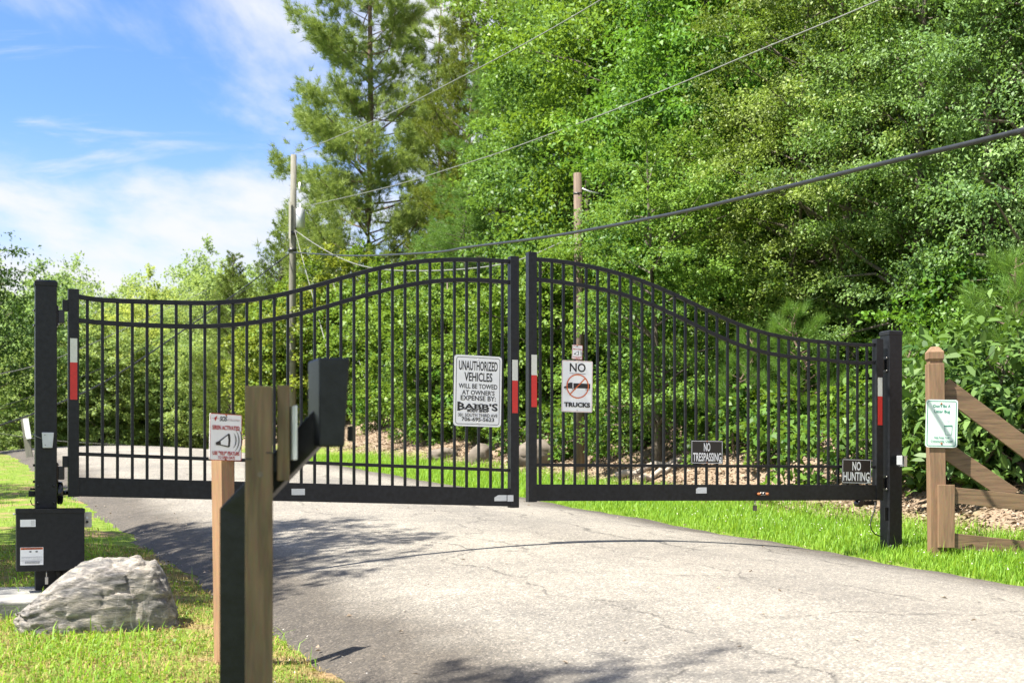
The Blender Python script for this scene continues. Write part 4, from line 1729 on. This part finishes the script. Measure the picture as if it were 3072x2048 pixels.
for lab, p0, p1, gp in (
        ('pale guy wire anchored beside the hooded keypad box', (884, 690, 44.9), (985, 1060, 42), (1035, 1345, 40)),
        ('thin guy wire with a yellow guard among the far leaves', (1000, 850, 44), (1110, 1180, 41), (1165, 1385, 39))):
    a, b_, c_ = at(*p0), at(*p1), at(*gp)
    g_ = thing('guy_wire', lab, 'wire', a, 0, 'guy wires of the utility pole')
    MB().tube([a - a, b_ - a, c_ - a], .012, 6).build('strand', 'wire_grey', g_)
    MB().tube([(b_ - a).lerp(c_ - a, .05), (b_ - a).lerp(c_ - a, .6)], .028, 6).build('guard', 'guard_yellow', g_)
span('wire', 'grey service drop sagging from the utility pole towards the short pole',
     [at(884, 690, 44.9), at(950, 735, 42), at(1030, 778, 39), at(1130, 806, 35), at(1300, 812, 31), at(1520, 790, 26), at(1717, 712, 22.6)], .014, 'wire_grey', cat='wire')
# leaning white board at the crest
lb = at(93, 1345, 33)
lbo = thing('leaning_post', 'leaning pale wooden stake at the road crest behind the tall post', 'post', (lb.x, 33, gz(lb.x, 33)))
tp_ = at(72, 1253, 33) - Vector(lbo.location)
m = MB()
m.beam((0, 0, -.2), (tp_.x, 0, tp_.z), .05, .16)
m.build('stake', 'pole_wood', lbo)
m = MB()
m.beam((tp_.x * .55 + .06, -.04, tp_.z * .5), (tp_.x + .06, -.04, tp_.z * .98), .02, .14)
m.build('reflector_board', 'sign_white', lbo)


# ------------------------------------------------------------------ trees
def crown_leaves(name, seed, rx, rz, ncl, lpc, L, cr, mat, hc, six=False, ratio=.55, twigs=9, zlo=-1.0, shell=.45, lobes=1.0):
    rng = np.random.default_rng(seed)
    # boughs keep apart from one another, so that dark hollows stay open between them
    cand = unit(rng.normal(size=(1600, 3)))
    cand[:, 2] = np.clip(cand[:, 2], zlo, 1)
    crr = rng.uniform(shell ** 2, 1, 1600) ** .5
    cp = cand * np.array([rx, rx, rz * 1.35]) * crr[:, None]
    pick = [0]
    dist = np.linalg.norm(cp - cp[0], axis=1)
    for _ in range(ncl - 1):
        k = int(np.argmax(dist * rng.uniform(.75, 1, 1600)))
        pick.append(k)
        dist = np.minimum(dist, np.linalg.norm(cp - cp[k], axis=1))
    d, rr = cand[pick], crr[pick]
    lob = 1 + lobes * (.24 * np.sin(d[:, 0] * 5 + seed) * np.sin(d[:, 1] * 4.3 + 2 * seed) + .16 * np.sin(d[:, 2] * 7 + seed))
    C = d * np.array([rx, rx, rz]) * (rr * lob)[:, None]
    size = cr * rng.uniform(.6, 1.35, ncl)
    out = unit(C * np.array([1, 1, .35]) / np.array([rx, rx, rz]) + np.array([0, 0, .18]))
    td = unit(out[:, None, :] * .75 + rng.normal(size=(ncl, twigs, 3)) * np.array([.85, .85, .30]))
    n = ncl * lpc
    ci = np.repeat(np.arange(ncl), lpc)
    ti = rng.integers(0, twigs, n)
    t = rng.uniform(.1, 1, n) ** .75
    tw = td[ci, ti]
    sz = size[ci]
    pos = C[ci] - out[ci] * (sz * .45)[:, None] + tw * (t * sz * 1.5)[:, None] + rng.normal(size=(n, 3)) * np.array([1, 1, .6]) * (sz * .14)[:, None]
    pos[:, 2] -= .30 * sz * t ** 2
    ld = unit(tw * .7 + rng.normal(size=(n, 3)) * .75 + np.array([0, 0, -.12]))
    nr = unit(np.array([0, 0, .85]) + out[ci] * .6 + rng.normal(size=(n, 3)) * .42)
    Ls = L * rng.uniform(.6, 1.25, n)
    tint = np.clip(rng.normal(.42, .12, n) + (rng.normal(0, .2, ncl))[ci] + .3 * (t - .5), 0, 1)
    pos[:, 2] += hc
    me = leaves(name, pos, ld, nr, Ls, Ls * ratio * rng.uniform(.8, 1.2, n), mat, rng, six, tint)
    return me, C + np.array([0, 0, hc]), size


def trunk_mesh(name, seed, h, r0, C, mat, every=2, lean=.25):
    rng = random.Random(seed)
    m = MB()
    pts, rad = [], []
    for k in range(9):
        t = k / 8
        pts.append((lean * math.sin(t * 2.2 + seed) * t, lean * math.cos(t * 1.7 + seed * 2) * t, -.3 + (h + .3) * t))
        rad.append(r0 * (1.25 if k == 0 else 1) * (1 - .86 * t) + .008)
    m.tube(pts, rad, 9)

    def trunk_at(z):
        t = min(max((z + .3) / (h + .3), 0), 1) * 8
        i = min(int(t), 7)
        return Vector(pts[i]).lerp(Vector(pts[i + 1]), t - i), rad[i]
    for i in range(0, len(C), every):
        c_ = Vector(C[i])
        hd = math.hypot(c_.x, c_.y)
        zs = max(h * .12, min(c_.z - hd * rng.uniform(.25, .7), h * .92))
        a, ra = trunk_at(zs)
        mid = a.lerp(c_, .5) + Vector((rng.uniform(-.2, .2), rng.uniform(-.2, .2), rng.uniform(-.05, .25))) * min(1, hd)
        r1 = min(ra * .5, .02 + .014 * hd)
        m.tube([a, a.lerp(mid, .5), mid, mid.lerp(c_, .55), c_], [r1, r1 * .85, r1 * .65, r1 * .4, r1 * .18], 5, cap=False)
    return m.mesh(name, mat)


def species(key, seed, h, hc, rx, rz, ncl, lpc, L, cr, mat, bark='bark', r0=.13, **kw):
    cm, C, _ = crown_leaves(key + '_crown', seed, rx, rz, ncl, lpc, L, cr, mat, hc, **kw)
    tm = trunk_mesh(key + '_trunk', seed, h, r0, C, bark)
    return tm, cm


def needles(name, seed, pos, axd, nn, length, width, mat, spread=.75, up=.25):
    rng = np.random.default_rng(seed)
    n = len(pos)
    d = unit(axd[:, None, :] + rng.normal(size=(n, nn, 3)) * spread + np.array([0, 0, up]))
    L = length * rng.uniform(.7, 1.15, (n, nn, 1))
    p0 = np.repeat(pos[:, None, :], nn, 1) + rng.normal(size=(n, nn, 3)) * length * .12
    sdv = unit(np.cross(d, rng.normal(size=(n, nn, 3)))) * width / 2
    v = np.stack([p0 - sdv, p0 + sdv, p0 + d * L], 2).reshape(-1, 3)
    tint = np.repeat(np.clip(rng.normal(.5, .22, n), 0, 1), nn)
    return np_mesh(name, v, 3, mat, {'tint': tint})


def conifer(key, seed, h, r0, env, nb, tufts, nn, nlen, nwid, mat, bark, up0=.35, curl=.25, side=.22, zmin=.12, droop=0.0, spread=.75, nup=.25, limb_r=1.0):
    """env(t) branch length at relative height t; tufts per metre of branch"""
    rng = np.random.default_rng(seed)
    m = MB()
    pts = [(.12 * math.sin(k * 1.1 + seed), .1 * math.cos(k * .9 + seed), -.4 + (h + .4) * k / 10) for k in range(11)]
    rad = [r0 * (1 - .9 * k / 10) + .008 for k in range(11)]
    m.tube(pts, rad, 9)
    P, D = [], []
    for b in range(nb):
        t = zmin + (1 - zmin) * ((b + rng.uniform(-.4, .4)) / nb)
        t = min(max(t, zmin), .995)
        az = b * 2.39996 + rng.uniform(-.5, .5)
        ln = env(t) * rng.uniform(.55, 1.3)
        k = t * 10
        i = min(int((t * h + .4) / (h + .4) * 10), 9)
        o = np.array(Vector(pts[i]).lerp(Vector(pts[i + 1]), (t * h + .4) / (h + .4) * 10 - i))
        hd = np.array([math.cos(az), math.sin(az), 0])
        el = up0 * (.4 + .9 * t) + rng.normal(0, .14)
        path = []
        for s_ in np.linspace(0, 1, 6):
            z = math.sin(el) * ln * s_ + curl * ln * s_ ** 2.2 * .6 - droop * ln * s_ ** 1.3
            path.append(o + hd * (math.cos(el) * ln * s_) + np.array([0, 0, z]) + np.array([-hd[1], hd[0], 0]) * ln * .12 * math.sin(s_ * 3 + b))
        rb = limb_r * (.012 + .011 * ln) * (1.1 - .5 * t)
        m.tube([tuple(p) for p in path], [rb * (1 - .85 * s_) for s_ in np.linspace(0, 1, 6)], 5, cap=False)
        nt = max(3, int(tufts * ln * (1 + .4 * ln)))
        s = rng.uniform(.22, 1.0, nt) ** .62
        path = np.array(path)
        idx = np.minimum((s * 5).astype(int), 4)
        fr = (s * 5 - idx)[:, None]
        c_ = path[idx] * (1 - fr) + path[idx + 1] * fr
        ax = unit(path[idx + 1] - path[idx])
        sidev = np.stack([-ax[:, 1], ax[:, 0], 0 * ax[:, 0]], 1)
        lat = rng.normal(size=(nt, 1)) * side * ln * (1.25 - .6 * s[:, None])
        c_ = c_ + sidev * lat + np.array([0, 0, 1]) * rng.normal(size=(nt, 1)) * .10 * ln * .6
        P.append(c_)
        D.append(unit(ax + sidev * np.sign(lat) * .6))
    P, D = np.concatenate(P), np.concatenate(D)
    return m.mesh(key + '_trunk', bark), needles(key + '_crown', seed + 1, P, D, nn, nlen, nwid, mat, spread, nup)


SP = {}
SP['oak'] = [species('oak', s, 9.0, 5.2, 2.6, 4.7, 68, 640, .118, .86, 'leaf_oak', shell=.62) for s in (11, 12, 13)]
SP['tall'] = [species('tall', 15, 11.0, 8.6, 2.6, 2.2, 64, 330, .14, .75, 'leaf_oak', shell=.3)]
SP['fine'] = [species('fine', s, 8.0, 4.4, 2.2, 4.3, 84, 680, .068, .68, 'leaf_fine', ratio=.55, shell=.6) for s in (21, 22)]
SP['maple'] = [species('maple', s, 5.2, 3.0, 1.9, 2.7, 85, 210, .13, .55, 'leaf_maple', r0=.07, ratio=.8) for s in (31, 32)]
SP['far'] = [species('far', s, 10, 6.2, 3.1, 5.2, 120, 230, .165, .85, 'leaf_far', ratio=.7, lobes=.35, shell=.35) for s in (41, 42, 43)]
SP['dark'] = [species('dark', 51, 8, 5.0, 3.0, 3.6, 120, 150, .16, .8, 'leaf_dark')]
SP['bush'] = [species('bush', s, 1.5, .95, .95, .95, 44, 130, .085, .34, 'leaf_oak', r0=.03, ratio=.6) for s in (61, 62)]
SP['laurel'] = [species('laurel', 65, 1.8, 1.1, 1.0, 1.05, 40, 46, .19, .36, 'leaf_fine', r0=.03, ratio=.42, six=True)]
SP['herb'] = [species('herb', 67, .4, .28, .38, .26, 16, 40, .085, .16, 'leaf_oak', r0=.008, ratio=.7)]
SP['pine'] = [conifer('pine', 71, 20.0, .26, lambda t: 4.3 * (1.07 - t) ** .42 * (1 if t > .25 else .8), 112, 15, 22, .30, .022, 'needle_pine', 'bark_pine', up0=.30, curl=.35, zmin=.14)]
SP['pine2'] = [conifer('pine2', 72, 15.0, .15, lambda t: 2.1 * (1.05 - t) ** .5 * (1 if t > .45 else .55), 72, 22, 18, .26, .02, 'needle_pine', 'bark_pine', up0=.2, curl=.3, zmin=.25)]
SP['cedar'] = [conifer('cedar', s, 9.0, .13, lambda t: 2.1 * (1.03 - t) ** .75 + .15, 150, 34, 11, .11, .018, 'needle_cedar', 'bark', up0=.55, curl=.15, zmin=.03, spread=.9) for s in (73, 74)]
SP['soft'] = [conifer('soft', s, 11.0, .14, lambda t: 2.6 * (1.03 - t) ** .7 + .12, 120, 28, 13, .15, .014, 'needle_soft', 'bark', up0=.28, curl=.2, zmin=.04, droop=.1) for s in (75, 76)]
SP['sapling'] = [conifer('sapling', 77, 1.9, .025, lambda t: .85 * (1.05 - t) ** .6, 26, 20, 34, .20, .005, 'needle_soft', 'bark_pine', up0=.5, curl=.3, zmin=.15, side=.12, spread=.7, nup=.35)]
print('species done')
NT = [0]


def tree(name, sp, X, Y, scale, label, cat='tree', group=None, tint=(1, 1, 1), sz=1.0, variant=None, rz=None):
    NT[0] += 1
    v = SP[sp]
    tm, cm = v[(NT[0] if variant is None else variant) % len(v)]
    rz = (NT[0] * 2.399) % 6.283 if rz is None else rz
    o = thing(name, label, cat, (X, Y, gz(X, Y)), rz, group)
    o.scale = (scale, scale, scale * sz)
    a = link('trunk' if cat == 'tree' else 'stems', tm, o)
    b = link('crown' if cat == 'tree' else 'foliage', cm, o)
    b.color = (*tint, 1)
    if sp == 'far':
        o.location.z -= 1.3
    return o


def ppx(px, Y):
    return (px - CX) / F * Y


# the wall of broad-leaved trees on the right bank, front row from the far pole to the fence
G1 = 'broad-leaved trees of the wood on the bank'
rt_ = random.Random(5)


def tn():
    a = rt_.uniform(.85, 1.18)
    return (a * rt_.uniform(.88, 1.15), a, a * rt_.uniform(.75, 1.2))


for px, Y, s, sz in ((1975, 22.0, .58, 1.0), (1735, 36, .95, 1.05), (1760, 32.5, 1.0, 1.1), (1960, 29.5, 1.0, 1.15), (2110, 26.0, .86, 1.05), (2250, 25.0, .95, 1.2),
                     (1780, 41, 1.2, 1.2), (1900, 37, 1.25, 1.2), (2150, 33, 1.2, 1.2), (2420, 29, 1.2, 1.2), (2700, 27, 1.15, 1.2),
                     (2950, 26, 1.15, 1.2), (3180, 24, 1.1, 1.2), (3500, 20, 1.0, 1.1), (3750, 22, 1.1, 1.2), (2330, 37, 1.3, 1.3), (2650, 36, 1.3, 1.3), (3000, 34, 1.3, 1.3), (3350, 31, 1.3, 1.3)):
    tree('oak_tree', 'oak', ppx(px, Y), Y, s, 'leafy green oak in the dense wood on the bank', group=G1, tint=tn(), sz=sz)
G2 = 'small-leaved glossy trees along the wood edge'
for px, Y, s, sz in ((2380, 22.5, .85, 1.1), (2560, 21.2, .9, 1.05), (2760, 19.8, .85, 1.1), (2960, 18.8, .85, 1.15), (3150, 17.6, .85, 1.15), (2480, 25.0, 1.0, 1.2), (2820, 23.0, 1.0, 1.25), (3080, 21.5, 1.0, 1.3)):
    tree('holly_tree', 'fine', ppx(px, Y), Y, s, 'tree with small glossy leaves at the wood edge above the timber fence', group=G2, tint=tn(), sz=sz)
# conifers between the poles
tree('pine_tree', 'pine', ppx(1110, 52), 52, 1.0, 'tall pine with open crown rising behind the utility pole', rz=1.0)
tree('pine_tree', 'pine2', ppx(1318, 50), 50, 1.0, 'slim pine with bare lower trunk between the tall pine and the cedars', rz=.4)
tree('pine_tree', 'pine2', ppx(1560, 56), 56, 1.25, 'pine top showing above the cedars at the sky gap', rz=2.2)
for lab, px, Y, s, sz, tnt in (
        ('olive green cedar beside the slim pine', 1420, 47, 1.25, 1.35, (1.15, .98, .7)),
        ('dense cedar in front of the slim pine', 1300, 44, .8, .8, (1.05, 1.0, .8)),
        ('cedar left of the utility pole reaching over the far wood', 700, 62, 1.0, 1.0, (1.05, 1.0, 1.0)),
        ('spiky dark cedar directly behind the utility pole', 850, 60, 1.1, 1.0, (1.0, 1.0, .9)),
        ('cedar rising behind the small bright maples', 1010, 56, 1.0, .9, (.95, 1.0, .9))):
    tree('cedar_tree', 'cedar', ppx(px, Y), Y, s, lab, tint=tnt, sz=sz)
for lab, px, Y, s, sz in (
        ('soft feathery pine in front of the cedars behind the service pole', 1500, 38, 1.0, .95),
        ('tall soft green pine above the service pole', 1640, 44, 1.35, 1.25),
        ('soft green pine low beside the towing sign', 1400, 36, .75, .75)):
    tree('soft_pine_tree', 'soft', ppx(px, Y), Y, s, lab, sz=sz)
G3 = 'bright young maples by the bank foot'
for px, Y, s, sz in ((835, 48, .95, .95), (930, 47.5, 1.0, 1.05), (1030, 46, 1.05, 1.0), (1130, 44, 1.0, .95), (1215, 39, .9, .9), (1320, 33, .85, .9), (1500, 29.5, .7, .8), (1640, 28.5, .75, .95)):
    tree('maple_tree', 'maple', ppx(px, Y), Y, s, 'bright yellow green young maple seen through the gate pickets', group=G3,
         tint=(1.05 * rt_.uniform(.9, 1.12), 1.0, .9) if px < 1050 else (.8, .9, .8), sz=sz)
# far wood beyond the crest on the left
G4 = 'far trees beyond the road crest'
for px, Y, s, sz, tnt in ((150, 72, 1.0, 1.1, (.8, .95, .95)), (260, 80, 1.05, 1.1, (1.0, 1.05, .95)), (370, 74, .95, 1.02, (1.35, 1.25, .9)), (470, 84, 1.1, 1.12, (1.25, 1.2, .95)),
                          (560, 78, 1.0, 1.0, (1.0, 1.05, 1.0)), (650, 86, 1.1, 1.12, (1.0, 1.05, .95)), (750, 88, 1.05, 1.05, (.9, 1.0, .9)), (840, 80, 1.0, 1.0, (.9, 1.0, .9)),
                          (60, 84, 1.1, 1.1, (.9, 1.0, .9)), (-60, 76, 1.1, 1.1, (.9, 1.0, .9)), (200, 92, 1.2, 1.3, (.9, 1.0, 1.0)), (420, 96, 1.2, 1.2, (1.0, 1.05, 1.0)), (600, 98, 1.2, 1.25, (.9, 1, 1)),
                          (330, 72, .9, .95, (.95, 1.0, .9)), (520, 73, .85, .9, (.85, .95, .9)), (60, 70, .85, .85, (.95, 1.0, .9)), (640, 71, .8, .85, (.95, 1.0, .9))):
    tree('far_tree', 'far', ppx(px, Y), Y, s, 'pale leafy tree in the far wood beyond the road crest', group=G4, tint=tnt, sz=sz)
tree('shade_tree', 'dark', ppx(-150, 40), 40, .85, 'dark leafy tree overhanging beside the tall black post', tint=(1, 1, 1), sz=1.0)
# roadside trees out to the left, whose shade falls on the verge and road
tree('shade_tree', 'tall', -8.4, 9.6, 1.0, 'oak left of the road shading the verge and the control box')
tree('shade_tree', 'tall', -5.45, 2.95, .58, 'oak left of the road shading the keypad stand', sz=1.75)
tree('shade_tree', 'tall', -14.5, 17.5, 1.0, 'oak farther up the verge left of the road')

# shrubs, laurels and pine saplings at the foot of the wood
rb = random.Random(3)
G5 = 'shrubs at the foot of the wood'
nb = 0
for k in range(40):
    Y = 15.5 + 25 * (k / 40) ** 1.1
    e = 4.2 + rb.uniform(-.3, 2.6)
    X = edge_r(Y) + e / .92
    if X / Y > .44:
        continue
    s = rb.uniform(.45, 1.25)
    tree('shrub', 'bush', X, Y, s, 'leafy green shrub on the shady bank under the trees', 'shrub', G5, tn(), rb.uniform(.8, 1.3))
for lab, px, Y, s in (('broad-leaved laurel bush behind the top of the brown fence post', 2960, 14.8, .95), ('broad-leaved laurel bush behind the upper fence brace', 3060, 14.6, .8),
                      ('broad-leaved laurel bush low between the gate post and fence', 2760, 16.0, .7)):
    tree('laurel_bush', 'laurel', ppx(px, Y), Y, s, lab, 'shrub', None, (.62, .72, .55))
for lab, px, Y, s in (('long needled pine sapling beside the fence brace', 3060, 15.4, 1.25), ('long needled pine sapling behind the gate post foot', 2740, 16.6, .8),
                      ('long needled pine sapling behind the no trespassing sign', 2235, 20.5, .95), ('young cedar like pine sapling behind the no hunting sign', 2400, 20.0, 1.0)):
    tree('pine_sapling', 'sapling', ppx(px, Y), Y, s, lab, 'shrub', None, (1.1, 1.1, .9))
G6 = 'low leafy plants on the litter bank'
for k in range(115):
    Y = 14.0 + 22 * rb.random() ** 1.1
    e = rb.uniform(2.8, 5.8)
    X = edge_r(Y) + e / .92
    if X / Y > .43:
        continue
    tree('seedling', 'herb', X, Y, rb.uniform(.5, 1.7), 'low green seedling growing in the leaf litter', 'plant', G6, tuple(.78 * c for c in tn()))


# ------------------------------------------------------------------ grass, clover and litter
def scatter(n, y0, y1, xfun, seed, ybias=1.0):
    rng = np.random.default_rng(seed)
    y = y0 + (y1 - y0) * rng.uniform(0, 1, n) ** ybias
    a, b = xfun(y)
    x = a + (b - a) * rng.uniform(0, 1, n)
    return x, y, rng


def blades(name, label, x, y, rng, h, w, mat, lean=.55, h_fn=None, tint=None, kind='grass'):
    n = len(x)
    z = zg(x, y) - .01
    az = rng.uniform(0, 2 * math.pi, n)
    ln = rng.uniform(.1, lean, n)
    H = h * rng.uniform(.45, 1.25, n) * (1 if h_fn is None else h_fn)
    dx, dy = np.cos(az), np.sin(az)
    p = np.stack([x, y, z], 1)
    sd_ = np.stack([-dy, dx, 0 * dx], 1) * (w * rng.uniform(.6, 1.3, n) / 2)[:, None]
    mid = p + np.stack([dx * ln * H * .35, dy * ln * H * .35, H * .55], 1)
    tip = p + np.stack([dx * ln * H * 1.25, dy * ln * H * 1.25, H * (1.05 - .45 * ln)], 1)
    v = np.stack([p - sd_, p + sd_, mid + sd_ * .8, mid - sd_ * .8, tip], 1).reshape(-1, 3)
    if tint is None:
        tint = np.clip(rng.normal(.5, .22, n) + .2 * lump(x, y, 1.1), 0, 1)
    me = bpy.data.meshes.new(name)
    me.vertices.add(5 * n)
    me.vertices.foreach_set('co', v.astype(np.float32).ravel())
    b5 = (np.arange(n) * 5)[:, None]
    me.loops.add(7 * n)
    me.loops.foreach_set('vertex_index', (b5 + np.array([0, 1, 2, 3, 3, 2, 4])).astype(np.int32).ravel())
    me.polygons.add(2 * n)
    me.polygons.foreach_set('loop_start', ((np.arange(n) * 7)[:, None] + np.array([0, 4])).astype(np.int32).ravel())
    me.polygons.foreach_set('loop_total', np.tile(np.array([4, 3], dtype=np.int32), n))
    at_ = me.attributes.new('tint', 'FLOAT', 'FACE')
    at_.data.foreach_set('value', np.repeat(tint, 2).astype(np.float32))
    me.materials.append(MATS[mat])
    me.update(calc_edges=True)
    o = link(name, me)
    o.color = (1, 1, 1, 1)
    return tag(o, label, kind, kind='stuff')


# right verge
x, y, rng = scatter(120000, 7.5, 34, lambda y: (edge_r(y) - .18, edge_r(y) + 2.3), 1, 1.6)
e = (x - edge_r(y)) * .92
keep = rng.uniform(0, 1, len(x)) < np.clip((2.15 - e + .4 * lump(x, y, 1.2)) / .9, 0, 1) * np.clip((e + .10 + .12 * lump(x, y, 2.7)) / .12, 0, 1)
blades('grass', 'short bright green grass along the right road edge', x[keep], y[keep], rng, .12, .009, 'grass_blade', h_fn=(.55 + .45 * np.clip(e[keep] / .7, 0, 1)))
x, y, rng = scatter(5200, 7.5, 30, lambda y: (edge_r(y) + .05, edge_r(y) + 2.2), 14, 1.5)
blades('tall_grass', 'longer loose grass blades standing out of the right verge', x, y, rng, .19, .009, 'grass_blade', 1.0)
x, y, rng = scatter(2600, 5.5, 13, lambda y: (edge_l(y) - 3.2, edge_l(y) + .05), 15, 1.3)
keep = lump(x, y, 2.3) > .1
blades('tall_grass', 'scattered longer grass tufts on the left verge', x[keep], y[keep], rng, .15, .008, 'grass_blade', 1.2)
# left verge: thin and weedy near the road, thicker behind the post
x, y, rng = scatter(150000, 5.5, 36, lambda y: (edge_l(y) - 4.2 - .12 * y, edge_l(y) + .02), 2, 1.9)
el = (edge_l(y) - x) * .91
patch = lump(x, y, 1.6) + .6 * lump(x + 3, y - 2, 3.1)
keep = (rng.uniform(0, 1, len(x)) < np.clip(.05 + .20 * el + .5 * patch, .02, 1)) & (x / y > -.5)
blades('grass', 'thin weedy grass on the left verge round the boulder', x[keep], y[keep], rng, .075, .0075, 'grass_blade', .9)
# dry straw among it
x, y, rng = scatter(60000, 5.5, 13, lambda y: (edge_l(y) - 4.0, edge_l(y) + .05), 4, 1.3)
blades('dry_grass', 'dry straw lying in the left verge', x, y, rng, .05, .006, 'grass_dry', 1.4)
# clover and small weeds
x, y, rng = scatter(46000, 5.5, 13, lambda y: (edge_l(y) - 3.6, edge_l(y) + .02), 6, 1.2)
patch = lump(x, y, 1.6)
keep = rng.uniform(0, 1, len(x)) < np.clip(.24 + .6 * patch, 0.03, 1)
x, y = x[keep], y[keep]
n = len(x)
pos = np.stack([x, y, zg(x, y) + rng.uniform(.0, .045, n)], 1)
o = link('clover', leaves('clover', pos, rng.normal(size=(n, 3)) * np.array([1, 1, .3]), np.array([0, 0, 1.]) + rng.normal(size=(n, 3)) * .35,
                          .022 * rng.uniform(.6, 1.5, n), .019 * rng.uniform(.7, 1.4, n), 'clover_leaf', rng))
tag(o, 'clover and small weeds spread over the left verge', 'clover', kind='stuff')
# clover heads in the right verge
x, y, rng = scatter(380, 8.5, 17, lambda y: (edge_r(y) + .25, edge_r(y) + 1.7), 8, 1.2)
n = len(x)
pos = np.stack([x, y, zg(x, y) + rng.uniform(.05, .10, n)], 1)
o = link('clover_flower', leaves('clover_flower', pos, rng.normal(size=(n, 3)), rng.normal(size=(n, 3)), np.full(n, .016), np.full(n, .016), 'flower_white', rng))
tag(o, 'small white clover heads in the right grass', 'flower', kind='stuff')
# leaf litter on the bank
x, y, rng = scatter(90000, 10, 40, lambda y: (edge_r(y) + 1.6, edge_r(y) + 9.5), 9, 1.5)
e = (x - edge_r(y)) * .92
keep = (rng.uniform(0, 1, len(x)) < np.clip((e - 1.5 + .45 * lump(x, y, .8)) / .7, 0, 1)) & (x / y < .5)
x, y = x[keep], y[keep]
n = len(x)
pos = np.stack([x, y, zg(x, y) + rng.uniform(.0, .03, n)], 1)
o = link('leaf_litter', leaves('leaf_litter', pos, rng.normal(size=(n, 3)) * np.array([1, 1, .25]), np.array([0, 0, 1.]) + rng.normal(size=(n, 3)) * .4,
                               .075 * rng.uniform(.5, 1.4, n), .028 * rng.uniform(.4, 1.5, n), 'litter_leaf', rng))
tag(o, 'brown dead leaves and chips covering the wooded bank', 'leaf litter', kind='stuff')
# loose grit along the left road edge
rng = np.random.default_rng(12)
n = 260
y = 6.2 + 8 * rng.uniform(0, 1, n) ** 1.2
x = edge_l(y) + rng.normal(.25, .45, n)
pos = np.stack([x, y, np.maximum(zg(x, y), base(y)) + .022], 1)
o = link('grit', leaves('grit', pos, rng.normal(size=(n, 3)) * np.array([1, 1, .3]), np.array([0, 0, 1.]) + rng.normal(size=(n, 3)) * .5,
                        .013 * rng.uniform(.4, 1.6, n), .010 * rng.uniform(.5, 1.5, n), 'flower_white', rng))
tag(o, 'pale loose grit along the left road edge', 'grit', kind='stuff')
rng = np.random.default_rng(21)
n = 130
y = 6.6 + 15 * rng.uniform(0, 1, n) ** 1.3
tt = rng.uniform(0, 1, n)
tt = np.where(rng.uniform(0, 1, n) < .6, tt ** 3, 1 - tt ** 3)
x = edge_l(y) + (edge_r(y) - edge_l(y)) * tt
pos = np.stack([x, y, base(y) + .23 * (1 - (2 * tt - 1) ** 2) + .008], 1)
o = link('road_litter', leaves('road_litter', pos, rng.normal(size=(n, 3)) * np.array([1, 1, .2]), np.array([0, 0, 1.]) + rng.normal(size=(n, 3)) * .3,
                               .045 * rng.uniform(.4, 1.3, n), .022 * rng.uniform(.4, 1.3, n), 'litter_leaf', rng))
tag(o, 'few dry leaves and twigs blown onto the road', 'leaf litter', kind='stuff')
tot = sum(sum(len(p.vertices) - 2 for p in m_.polygons) for m_ in bpy.data.meshes if m_.users and len(m_.polygons) < 2000) \
    + sum(len(m_.loops) - 2 * len(m_.polygons) for m_ in bpy.data.meshes if m_.users and len(m_.polygons) >= 2000)
print('TRIANGLES', tot)
